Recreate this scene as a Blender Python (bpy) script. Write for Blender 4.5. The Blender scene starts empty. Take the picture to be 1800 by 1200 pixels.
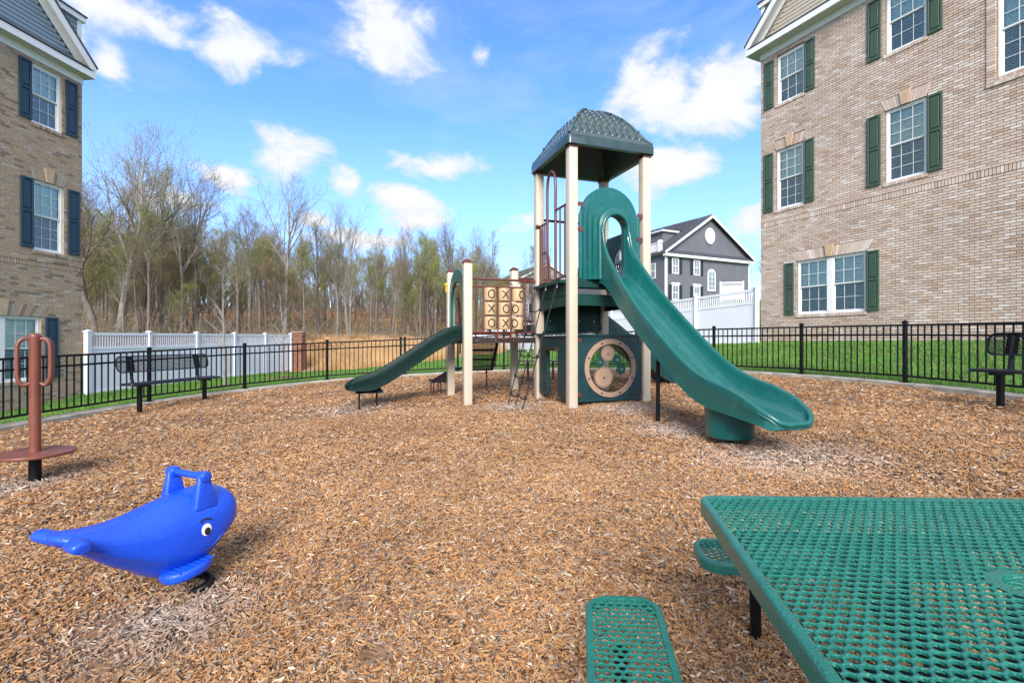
import bpy, bmesh, math, random
import numpy as np
from mathutils import Vector, Matrix, Quaternion
R = math.radians
random.seed(7)
RNG = np.random.default_rng(7)
sc = bpy.context.scene
COL = sc.collection

# ------------------------------------------------------------------ camera
CAMZ = 1.114
F = 870.0
cam = bpy.data.cameras.new('camera'); cam.lens = 36 * F / 1800; cam.sensor_width = 36
cam.clip_end = 3000; cam.clip_start = 0.05
camo = bpy.data.objects.new('camera', cam); COL.objects.link(camo)
camo.location = (0, 0, CAMZ); camo.rotation_euler = (R(90), 0, 0)
sc.camera = camo

# ------------------------------------------------------------------ light
SUN_EL, SUN_AZ = 32, 181           # azimuth clockwise from +Y: light comes from behind the camera
sun = bpy.data.lights.new('sun', 'SUN'); sun.energy = 1.7; sun.angle = R(30); sun.color = (1, .94, .86)
suno = bpy.data.objects.new('sun', sun); COL.objects.link(suno)
sd = Vector((math.sin(R(SUN_AZ)) * math.cos(R(SUN_EL)), math.cos(R(SUN_AZ)) * math.cos(R(SUN_EL)), math.sin(R(SUN_EL))))
suno.rotation_euler = sd.to_track_quat('Z', 'Y').to_euler()
sc.view_settings.view_transform = 'Standard'; sc.view_settings.look = 'None'
sc.view_settings.exposure = 1.84; sc.view_settings.gamma = 1; sc.view_settings.use_curve_mapping = False
sc.render.engine = 'CYCLES'
sc.cycles.use_denoising = True
sc.cycles.max_bounces = 6; sc.cycles.transparent_max_bounces = 24
sc.cycles.diffuse_bounces = 3; sc.cycles.glossy_bounces = 3

world = bpy.data.worlds.new('World'); sc.world = world; world.use_nodes = True
def build_world():
    nt = world.node_tree; nt.nodes.clear(); N = nt.nodes; L = nt.links
    def val(x):
        return x
    def M(op, a, b=0.0, c=0.0, clamp=False):
        n = N.new('ShaderNodeMath'); n.operation = op; n.use_clamp = clamp
        for i, v in enumerate((a, b, c)):
            if isinstance(v, (int, float)): n.inputs[i].default_value = v
            else: L.new(v, n.inputs[i])
        return n.outputs[0]
    sky = N.new('ShaderNodeTexSky'); sky.sky_type = 'NISHITA'; sky.sun_disc = False
    sky.sun_elevation = R(SUN_EL); sky.sun_rotation = R(SUN_AZ); sky.air_density = 1.0; sky.dust_density = 0.15; sky.ozone_density = 3.0
    tc = N.new('ShaderNodeTexCoord'); sep = N.new('ShaderNodeSeparateXYZ'); L.new(tc.outputs['Generated'], sep.inputs[0])
    X, Y, Z = sep.outputs
    az = M('ARCTAN2', X, Y); el = M('ARCSINE', Z)
    def noise(scale, detail, rough, dist=0.0, zs=1.6, off=0.0):
        mp = N.new('ShaderNodeMapping'); L.new(tc.outputs['Generated'], mp.inputs[0]); mp.inputs['Scale'].default_value = (1, 1, zs); mp.inputs['Location'].default_value = (off, off, 0)
        n = N.new('ShaderNodeTexNoise'); n.inputs['Scale'].default_value = scale; n.inputs['Detail'].default_value = detail
        n.inputs['Roughness'].default_value = rough; n.inputs['Distortion'].default_value = dist; L.new(mp.outputs[0], n.inputs[0]); return n.outputs['Fac']
    n1 = noise(8, 11, .6, .35); n2 = noise(3.2, 6, .6, .4, 3.0, 4.0)
    clouds = [(225, 22, 150, 50, .95), (190, 118, 48, 50, .85), (445, 90, 100, 55, .55), (695, 58, 105, 66, 1.0), (665, 85, 80, 40, .9),
              (1160, 165, 115, 75, 1.05), (1265, 170, 110, 70, 1.05), (500, 290, 95, 55, 1.0), (395, 308, 95, 36, .9), (600, 322, 62, 30, .8),
              (770, 300, 105, 36, .9), (705, 345, 82, 36, .95), (745, 388, 70, 22, .7), (555, 385, 32, 18, .7), (1190, 298, 100, 50, .9),
              (1310, 395, 70, 45, .8), (852, 97, 30, 24, .5), (915, 380, 60, 26, .5), (300, 345, 110, 40, .55), (1000, 300, 60, 60, .35),
              (60, 40, 120, 60, .8), (1500, 150, 150, 60, .8), (640, 420, 110, 22, .5)]
    acc = None
    for (px, py, a, b, s) in clouds:
        u, v = (px - 900) / F, (600 - py) / F
        a0 = math.atan(u); e0 = math.atan(v / math.hypot(1, u))
        ra = a / F / (1 + u * u); re = b / F / math.hypot(1, u) ** 1
        d = M('SQRT', M('ADD', M('POWER', M('ABSOLUTE', M('DIVIDE', M('SUBTRACT', az, a0), ra)), 2.0), M('POWER', M('ABSOLUTE', M('DIVIDE', M('SUBTRACT', el, e0), re)), 2.0)))
        m = M('MULTIPLY', M('SUBTRACT', 1.0, d), s, clamp=False)
        m = M('MAXIMUM', m, -1.0)
        acc = m if acc is None else M('SMOOTH_MAX', acc, m, .25)
    # elsewhere in the sky: denser noise clouds, added out of view for whiter light
    back = M('MULTIPLY', M('SUBTRACT', noise(2.2, 5, .5, .2, 2.0, 9.0), .42), 6.0)
    side = M('SUBTRACT', M('MULTIPLY', M('ABSOLUTE', az), 1.6), 1.35, clamp=True)
    high = M('MULTIPLY', M('SUBTRACT', el, .66), 5.0, clamp=True)
    wgt = M('MINIMUM', M('ADD', side, high), 1.0)
    acc = M('ADD', M('MULTIPLY', acc, M('SUBTRACT', 1.0, wgt)), M('MULTIPLY', back, wgt))
    dens = M('ADD', acc, M('MULTIPLY', M('SUBTRACT', n1, .5), 2.7))
    rp = N.new('ShaderNodeMapRange'); rp.interpolation_type = 'SMOOTHSTEP'
    L.new(dens, rp.inputs[0]); rp.inputs[1].default_value = -.02; rp.inputs[2].default_value = .66
    wisps = M('MULTIPLY', M('SUBTRACT', n2, .48, clamp=True), 1.3)
    cover = M('MINIMUM', M('ADD', rp.outputs[0], wisps), 1.0)
    # pale air close to the horizon
    hz = M('MULTIPLY', M('SUBTRACT', .42, M('ABSOLUTE', el), clamp=True), 1.15)
    cover = M('MAXIMUM', cover, M('MINIMUM', hz, .5))
    tint = N.new('ShaderNodeMix'); tint.data_type = 'RGBA'; tint.blend_type = 'MULTIPLY'; tint.inputs[0].default_value = 1.0
    L.new(sky.outputs[0], tint.inputs[6]); tint.inputs[7].default_value = (.40, .56, .80, 1)
    sh = N.new('ShaderNodeMapRange'); L.new(dens, sh.inputs[0]); sh.inputs[1].default_value = .1; sh.inputs[2].default_value = 1.0
    cc = N.new('ShaderNodeMix'); cc.data_type = 'RGBA'; L.new(sh.outputs[0], cc.inputs[0])
    cc.inputs[6].default_value = (1.75, 1.92, 2.2, 1); cc.inputs[7].default_value = (2.36, 2.38, 2.42, 1)
    mx = N.new('ShaderNodeMix'); mx.data_type = 'RGBA'; L.new(cover, mx.inputs[0]); L.new(tint.outputs[2], mx.inputs[6]); L.new(cc.outputs[2], mx.inputs[7])
    bg = N.new('ShaderNodeBackground'); bg.inputs[1].default_value = .125; L.new(mx.outputs[2], bg.inputs[0])
    out = N.new('ShaderNodeOutputWorld'); L.new(bg.outputs[0], out.inputs[0])
build_world()
world.cycles.sampling_method = 'MANUAL'; world.cycles.sample_map_resolution = 512

# ------------------------------------------------------------------ materials
def nodes(name):
    m = bpy.data.materials.new(name); m.use_nodes = True
    return m, m.node_tree.nodes, m.node_tree.links, m.node_tree.nodes['Principled BSDF']
def mat(name, c, rough=.5, metal=0, var=.12, vscale=6, bump=0, bscale=60, spec=.5, coat=0, coordobj=True):
    m, N, L, b = nodes(name)
    tc = N.new('ShaderNodeTexCoord')
    n = N.new('ShaderNodeTexNoise'); n.inputs['Scale'].default_value = vscale; n.inputs['Detail'].default_value = 6
    L.new(tc.outputs['Object'], n.inputs[0])
    mr = N.new('ShaderNodeMapRange'); L.new(n.outputs['Fac'], mr.inputs[0]); mr.inputs[1].default_value = .3; mr.inputs[2].default_value = .7
    mr.inputs[3].default_value = 1 - var; mr.inputs[4].default_value = 1 + var
    mul = N.new('ShaderNodeVectorMath'); mul.operation = 'SCALE'; mul.inputs[0].default_value = c[:3]; L.new(mr.outputs[0], mul.inputs['Scale'])
    L.new(mul.outputs[0], b.inputs['Base Color'])
    b.inputs['Metallic'].default_value = metal; b.inputs['Specular IOR Level'].default_value = spec
    b.inputs['Coat Weight'].default_value = coat; b.inputs['Coat Roughness'].default_value = .15
    r2 = N.new('ShaderNodeMapRange'); L.new(n.outputs['Fac'], r2.inputs[0]); r2.inputs[1].default_value = .3; r2.inputs[2].default_value = .7
    r2.inputs[3].default_value = max(0, rough - .08); r2.inputs[4].default_value = min(1, rough + .1); L.new(r2.outputs[0], b.inputs['Roughness'])
    if bump:
        n2 = N.new('ShaderNodeTexNoise'); n2.inputs['Scale'].default_value = bscale; n2.inputs['Detail'].default_value = 3; L.new(tc.outputs['Object'], n2.inputs[0])
        bp = N.new('ShaderNodeBump'); bp.inputs['Strength'].default_value = bump; bp.inputs['Distance'].default_value = .01
        L.new(n2.outputs['Fac'], bp.inputs['Height']); L.new(bp.outputs[0], b.inputs['Normal'])
    return m
def scuffs(m, c2):
    """chalky rubbed patches and streaks on moulded plastic"""
    N, L = m.node_tree.nodes, m.node_tree.links; b = N['Principled BSDF']; old = b.inputs['Base Color'].links[0].from_socket
    tc = N.new('ShaderNodeTexCoord'); mp = N.new('ShaderNodeMapping'); mp.inputs['Scale'].default_value = (9, 2.5, 4); L.new(tc.outputs['Object'], mp.inputs[0])
    n = N.new('ShaderNodeTexNoise'); n.inputs['Scale'].default_value = 1.5; n.inputs['Detail'].default_value = 9; n.inputs['Roughness'].default_value = .72; L.new(mp.outputs[0], n.inputs[0])
    r = N.new('ShaderNodeMapRange'); L.new(n.outputs['Fac'], r.inputs[0]); r.inputs[1].default_value = .52; r.inputs[2].default_value = .75; r.inputs[3].default_value = 0; r.inputs[4].default_value = .55
    mx = N.new('ShaderNodeMix'); mx.data_type = 'RGBA'; L.new(r.outputs[0], mx.inputs[0]); L.new(old, mx.inputs[6]); mx.inputs[7].default_value = (*c2, 1); L.new(mx.outputs[2], b.inputs['Base Color'])
def ramp(N, stops, interp='LINEAR'):
    r = N.new('ShaderNodeValToRGB'); e = r.color_ramp.elements; r.color_ramp.interpolation = interp
    while len(e) < len(stops): e.new(.5)
    for k, (p, c) in enumerate(stops): e[k].position = p; e[k].color = (*c, 1)
    return r
def worn_patches(N, L, g, col):
    """grey, trampled wood chips where children land and kick"""
    acc = None
    nz = N.new('ShaderNodeTexNoise'); nz.inputs['Scale'].default_value = 5; nz.inputs['Detail'].default_value = 5; L.new(g.outputs['Position'], nz.inputs[0])
    for (x, y, r) in ((-1.42, 2.02, .42), (2.3, 4.2, .95), (-2.5, 7.6, .8), (1.75, 5.45, .6), (-3.97, 4.0, .5), (0, 7.2, .6), (1.6, 6.6, .7)):
        sb = N.new('ShaderNodeVectorMath'); sb.operation = 'DISTANCE'; L.new(g.outputs['Position'], sb.inputs[0]); sb.inputs[1].default_value = (x, y, .036 * x + .023 * y)
        m = N.new('ShaderNodeMapRange'); L.new(sb.outputs['Value'], m.inputs[0]); m.inputs[1].default_value = r; m.inputs[2].default_value = r * .2; m.inputs[3].default_value = 0; m.inputs[4].default_value = 1
        if acc is None: acc = m.outputs[0]
        else:
            a = N.new('ShaderNodeMath'); a.operation = 'MAXIMUM'; L.new(acc, a.inputs[0]); L.new(m.outputs[0], a.inputs[1]); acc = a.outputs[0]
    a = N.new('ShaderNodeMath'); a.operation = 'MULTIPLY'; L.new(acc, a.inputs[0]); L.new(nz.outputs['Fac'], a.inputs[1])
    b_ = N.new('ShaderNodeMath'); b_.operation = 'MULTIPLY'; L.new(a.outputs[0], b_.inputs[0]); b_.inputs[1].default_value = 1.5; b_.use_clamp = True
    hs = N.new('ShaderNodeHueSaturation'); hs.inputs['Saturation'].default_value = .45; hs.inputs['Value'].default_value = 1.05; L.new(col, hs.inputs['Color'])
    mx = N.new('ShaderNodeMix'); mx.data_type = 'RGBA'; L.new(b_.outputs[0], mx.inputs[0]); L.new(col, mx.inputs[6]); L.new(hs.outputs[0], mx.inputs[7]); return mx.outputs[2]
def brick_mat(name, cols, grain=.2):
    m, N, L, b = nodes(name)
    g = N.new('ShaderNodeNewGeometry'); oi = N.new('ShaderNodeObjectInfo')
    ad = N.new('ShaderNodeMath'); ad.operation = 'ADD'; L.new(g.outputs['Random Per Island'], ad.inputs[0]); L.new(oi.outputs['Random'], ad.inputs[1])
    fr = N.new('ShaderNodeMath'); fr.operation = 'FRACT'; L.new(ad.outputs[0], fr.inputs[0])
    r = ramp(N, cols, 'LINEAR'); L.new(fr.outputs[0], r.inputs[0])
    tc = N.new('ShaderNodeTexCoord'); n = N.new('ShaderNodeTexNoise'); n.inputs['Scale'].default_value = 22; n.inputs['Detail'].default_value = 7; n.inputs['Roughness'].default_value = .7
    L.new(g.outputs['Position'], n.inputs[0])
    mr = N.new('ShaderNodeMapRange'); L.new(n.outputs['Fac'], mr.inputs[0]); mr.inputs[1].default_value = .3; mr.inputs[2].default_value = .7; mr.inputs[3].default_value = 1 - grain; mr.inputs[4].default_value = 1 + grain
    s = N.new('ShaderNodeVectorMath'); s.operation = 'SCALE'; L.new(r.outputs[0], s.inputs[0]); L.new(mr.outputs[0], s.inputs['Scale'])
    # broad weathering
    n3 = N.new('ShaderNodeTexNoise'); n3.inputs['Scale'].default_value = .5; n3.inputs['Detail'].default_value = 4; L.new(g.outputs['Position'], n3.inputs[0])
    m3 = N.new('ShaderNodeMapRange'); L.new(n3.outputs['Fac'], m3.inputs[0]); m3.inputs[1].default_value = .3; m3.inputs[2].default_value = .7; m3.inputs[3].default_value = .9; m3.inputs[4].default_value = 1.08
    s2 = N.new('ShaderNodeVectorMath'); s2.operation = 'SCALE'; L.new(s.outputs[0], s2.inputs[0]); L.new(m3.outputs[0], s2.inputs['Scale'])
    L.new(s2.outputs[0], b.inputs['Base Color']); b.inputs['Roughness'].default_value = .9
    bp = N.new('ShaderNodeBump'); bp.inputs['Strength'].default_value = .5; bp.inputs['Distance'].default_value = .006
    L.new(n.outputs['Fac'], bp.inputs['Height']); L.new(bp.outputs[0], b.inputs['Normal'])
    return m
def random_mat(name, cols, rough=.8, attr=None, obj=True, transl=0, worn=False):
    m, N, L, b = nodes(name)
    g = N.new('ShaderNodeNewGeometry'); oi = N.new('ShaderNodeObjectInfo')
    ad = N.new('ShaderNodeMath'); ad.operation = 'ADD'; L.new(g.outputs['Random Per Island'], ad.inputs[0]); L.new(oi.outputs['Random'], ad.inputs[1])
    fr = N.new('ShaderNodeMath'); fr.operation = 'FRACT'; L.new(ad.outputs[0], fr.inputs[0])
    r = ramp(N, cols); L.new(fr.outputs[0], r.inputs[0])
    n = N.new('ShaderNodeTexNoise'); n.inputs['Scale'].default_value = .35 if not attr else attr; n.inputs['Detail'].default_value = 5; L.new(g.outputs['Position'], n.inputs[0])
    mr = N.new('ShaderNodeMapRange'); L.new(n.outputs['Fac'], mr.inputs[0]); mr.inputs[1].default_value = .3; mr.inputs[2].default_value = .7; mr.inputs[3].default_value = .8; mr.inputs[4].default_value = 1.18
    s = N.new('ShaderNodeVectorMath'); s.operation = 'SCALE'; L.new(r.outputs[0], s.inputs[0]); L.new(mr.outputs[0], s.inputs['Scale'])
    col = s.outputs[0]
    if worn: col = worn_patches(N, L, g, col)
    L.new(col, b.inputs['Base Color']); b.inputs['Roughness'].default_value = rough
    if transl:
        t = N.new('ShaderNodeBsdfTranslucent'); L.new(s.outputs[0], t.inputs[0]); mx = N.new('ShaderNodeMixShader'); mx.inputs[0].default_value = transl
        out = N['Material Output']; L.new(b.outputs[0], mx.inputs[1]); L.new(t.outputs[0], mx.inputs[2]); L.new(mx.outputs[0], out.inputs[0])
    return m
TAN = mat('tan_post', (.57, .49, .385), .42, var=.04, vscale=3, bump=.06, bscale=90)
GREENP = mat('green_plastic', (.003, .105, .094), .3, var=.07, vscale=2.5, bump=.12, bscale=160, coat=.35)
DGREENP = mat('dark_green_plastic', (.006, .034, .04), .38, var=.15, vscale=5, bump=.15, bscale=120, coat=.15)
DGREENM = mat('dark_green_metal', (.0015, .017, .013), .52, var=.15, vscale=8, spec=.25)
DECKG = mat('deck_green', (.003, .042, .034), .5, var=.15, vscale=6, spec=.35)
ROOFM = mat('grey_green_roof_plastic', (.02, .05, .056), .36, var=.2, vscale=7, bump=.2, bscale=140, coat=.4)
BROWN = mat('brown_pipe', (.125, .032, .018), .35, var=.15, coat=.3)
SPIN = mat('reddish_brown_coating', (.19, .055, .034), .4, var=.12, vscale=9, bump=.35, bscale=170, coat=.25)
BLACK = mat('black_powder_coat', (.0045, .005, .0065), .42, var=.25, spec=.3)
BLACKP = mat('black_bench_coating', (.008, .009, .014), .4, var=.2, bump=.2, bscale=200, coat=.12)
DKBROWN = mat('dark_brown_deck', (.03, .016, .013), .45, var=.2)
ROPE = mat('black_rope', (.012, .013, .017), .7, bump=.5, bscale=300)
TABLEG = mat('green_vinyl_coating', (.005, .15, .112), .36, var=.15, vscale=20, bump=.55, bscale=190, coat=.3)
WHALE = mat('blue_plastic', (.004, .075, .66), .33, var=.06, vscale=10, bump=.4, bscale=170, coat=.4)
DRUM = mat('tan_drum', (.52, .36, .2), .45, var=.06, bump=.1)
GEARTAN = mat('tan_gear', (.34, .22, .155), .45, var=.08)
GEARGREEN = mat('green_gear', (.004, .06, .045), .4)
INK = mat('black_ink', (.012, .012, .012), .5)
STEEL = mat('bolt_steel', (.5, .5, .5), .3, metal=1)
WHITEP = mat('white_paint', (.78, .79, .8), .5, var=.03)
EYEW = mat('white_eye', (.8, .8, .8), .4, var=.02)
VINYL = mat('white_vinyl', (.78, .8, .85), .42, var=.04, vscale=1.2)
CONC = mat('concrete_kerb', (.36, .335, .28), .9, var=.3, vscale=5, bump=.6, bscale=50)
SHUTG = mat('green_shutter', (.04, .078, .05), .5, var=.08)
SHUTB = mat('blue_shutter', (.012, .042, .072), .5, var=.1)
KEY = mat('keystone', (.52, .37, .25), .85, var=.1, bump=.2)
SID_B = mat('blue_grey_siding', (.2, .27, .34), .6, var=.06, vscale=3)
SID_T = mat('tan_siding', (.46, .41, .33), .6, var=.05, vscale=3)
SID_G = mat('grey_siding', (.135, .137, .158), .65, var=.08, vscale=1)
SID_L = mat('pale_grey_siding', (.3, .32, .36), .65, var=.06, vscale=1)
SHING = mat('roof_shingle', (.055, .06, .075), .9, var=.3, vscale=3, bump=.6, bscale=20)
SOFF = mat('soffit', (.62, .62, .6), .6, var=.05)
DARKIN = mat('dark_interior', (.02, .02, .022), .8)
BLIND = mat('white_blind', (.86, .88, .87), .6, var=.04)
MORT_R = mat('mortar_warm', (.21, .15, .1), .95, var=.2, vscale=8, bump=.4, bscale=40)
MORT_L = mat('mortar_tan', (.5, .4, .26), .95, var=.2, vscale=8, bump=.4, bscale=40)
BR_R = brick_mat('pale_brick', [(0, (.44, .31, .235)), (.2, (.54, .42, .335)), (.5, (.6, .49, .41)), (.75, (.54, .42, .36)), (.9, (.7, .63, .58)), (1, (.44, .34, .28))], .12)
BR_L = brick_mat('brown_brick', [(0, (.40, .28, .19)), (.35, (.46, .335, .24)), (.62, (.38, .29, .215)), (.75, (.48, .41, .355)), (.88, (.26, .185, .15)), (.94, (.2, .15, .125)), (1, (.42, .3, .21))], .25)
BR_P = brick_mat('red_brick', [(0, (.27, .12, .07)), (.5, (.35, .17, .1)), (1, (.22, .1, .06))])
CHIP = random_mat('wood_chip', [(0, (.05, .03, .022)), (.06, (.16, .08, .04)), (.2, (.31, .145, .055)), (.36, (.48, .245, .092)), (.5, (.37, .195, .092)), (.64, (.51, .30, .13)), (.76, (.3, .19, .125)), (.84, (.33, .265, .215)), (.89, (.11, .085, .075)), (.95, (.56, .41, .26)), (1, (.66, .55, .42))], .85, attr=.8, worn=True)
GRASS = random_mat('grass_blade', [(0, (.05, .17, .02)), (.45, (.11, .31, .035)), (.75, (.18, .38, .055)), (.88, (.27, .32, .09)), (1, (.42, .36, .17))], .6, attr=.9, transl=.3)
STRAW = random_mat('straw_blade', [(0, (.48, .27, .11)), (.5, (.68, .45, .21)), (1, (.78, .58, .33))], .8, attr=.5, transl=.2)
LITTER = random_mat('dead_leaf', [(0, (.2, .085, .035)), (.5, (.36, .17, .075)), (1, (.5, .28, .14))], .85, attr=.3)
LEAFA = random_mat('spring_leaf_green', [(0, (.25, .31, .06)), (.5, (.38, .43, .1)), (1, (.5, .48, .16))], .6, attr=.2, transl=.35)
LEAFB = random_mat('spring_leaf_ochre', [(0, (.3, .2, .08)), (.5, (.42, .32, .12)), (1, (.46, .27, .13))], .6, attr=.2, transl=.35)
def bark(name, c):
    return mat(name, c, .92, var=.35, vscale=3.5, bump=.6, bscale=25)
BARKA = bark('grey_bark', (.17, .145, .12)); BARKB = bark('brown_bark', (.175, .138, .11)); BARKC = bark('pale_bark', (.25, .225, .195))
def glass(name, tint, refl):
    m, N, L, b = nodes(name)
    t = N.new('ShaderNodeBsdfTransparent'); t.inputs[0].default_value = (*tint, 1)
    g = N.new('ShaderNodeBsdfGlossy'); g.inputs['Roughness'].default_value = .03
    fr = N.new('ShaderNodeFresnel'); fr.inputs[0].default_value = 1.32
    ad = N.new('ShaderNodeMath'); ad.operation = 'ADD'; L.new(fr.outputs[0], ad.inputs[0]); ad.inputs[1].default_value = refl
    tc = N.new('ShaderNodeTexCoord'); n = N.new('ShaderNodeTexNoise'); n.inputs['Scale'].default_value = 1.3; L.new(tc.outputs['Object'], n.inputs[0])
    bp = N.new('ShaderNodeBump'); bp.inputs['Strength'].default_value = .05; bp.inputs['Distance'].default_value = .02; L.new(n.outputs['Fac'], bp.inputs['Height']); L.new(bp.outputs[0], g.inputs['Normal'])
    mx = N.new('ShaderNodeMixShader'); L.new(ad.outputs[0], mx.inputs[0]); L.new(t.outputs[0], mx.inputs[1]); L.new(g.outputs[0], mx.inputs[2])
    N.remove(b); L.new(mx.outputs[0], N['Material Output'].inputs[0]); return m
GLASS = glass('window_glass', (.86, .95, .95), .03)
MUNT = mat('muntin_between_glass', (.62, .66, .66), .6, var=.02)
SCREEN = glass('screened_glass', (.74, .8, .83), .0)
PLEXI = glass('clear_panel', (.72, .76, .78), .06)
BUBBLE = glass('clear_bubble', (.85, .88, .9), .1)

scuffs(GREENP, (.04, .19, .175)); scuffs(TAN, (.46, .4, .31)); scuffs(SPIN, (.26, .11, .08)); scuffs(DGREENP, (.02, .06, .06))
def ground_mat(name, cols, scale, rough=.95, bump=.6, dist=.02, voro=False, detail=10):
    m, N, L, b = nodes(name)
    g = N.new('ShaderNodeNewGeometry')
    if voro:
        mp = N.new('ShaderNodeTexNoise'); mp.inputs['Scale'].default_value = 9; L.new(g.outputs['Position'], mp.inputs[0])
        add = N.new('ShaderNodeVectorMath'); add.operation = 'MULTIPLY_ADD'; L.new(mp.outputs['Color'], add.inputs[0]); add.inputs[1].default_value = (.15, .15, .15); L.new(g.outputs['Position'], add.inputs[2])
        v = N.new('ShaderNodeTexVoronoi'); v.inputs['Scale'].default_value = scale; L.new(add.outputs[0], v.inputs[0])
        sp = N.new('ShaderNodeSeparateColor'); L.new(v.outputs['Color'], sp.inputs[0]); f = sp.outputs[0]; hgt = sp.outputs[1]
    else:
        n = N.new('ShaderNodeTexNoise'); n.inputs['Scale'].default_value = scale; n.inputs['Detail'].default_value = detail; n.inputs['Roughness'].default_value = .75; L.new(g.outputs['Position'], n.inputs[0])
        f = n.outputs['Fac']; hgt = f
    r = ramp(N, cols); L.new(f, r.inputs[0])
    n3 = N.new('ShaderNodeTexNoise'); n3.inputs['Scale'].default_value = .45; n3.inputs['Detail'].default_value = 6; L.new(g.outputs['Position'], n3.inputs[0])
    m3 = N.new('ShaderNodeMapRange'); L.new(n3.outputs['Fac'], m3.inputs[0]); m3.inputs[1].default_value = .3; m3.inputs[2].default_value = .7; m3.inputs[3].default_value = .8; m3.inputs[4].default_value = 1.15
    s2 = N.new('ShaderNodeVectorMath'); s2.operation = 'SCALE'; L.new(r.outputs[0], s2.inputs[0]); L.new(m3.outputs[0], s2.inputs['Scale']); L.new(s2.outputs[0], b.inputs['Base Color'])
    b.inputs['Roughness'].default_value = rough
    bp = N.new('ShaderNodeBump'); bp.inputs['Strength'].default_value = bump; bp.inputs['Distance'].default_value = dist; L.new(hgt, bp.inputs['Height']); L.new(bp.outputs[0], b.inputs['Normal'])
    return m
G_MULCH = ground_mat('mulch_base', [(0, (.05, .03, .02)), (.3, (.17, .085, .04)), (.6, (.29, .15, .065)), (.85, (.2, .125, .08)), (1, (.36, .24, .13))], 70, voro=True)
G_LAWN = ground_mat('lawn_soil', [(0, (.03, .055, .012)), (.45, (.05, .12, .02)), (.6, (.075, .165, .028)), (.8, (.16, .17, .06)), (1, (.25, .2, .1))], 30)
G_FIELD = ground_mat('straw_soil', [(.2, (.25, .13, .055)), (.5, (.45, .28, .13)), (.8, (.55, .38, .2))], 12)
G_FOREST = ground_mat('leaf_litter', [(.2, (.09, .05, .028)), (.45, (.2, .11, .06)), (.6, (.29, .155, .08)), (.85, (.38, .24, .14))], 5)
G_BED = ground_mat('dark_mulch', [(.2, (.05, .025, .015)), (.6, (.13, .065, .04)), (.9, (.2, .12, .08))], 25)

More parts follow.
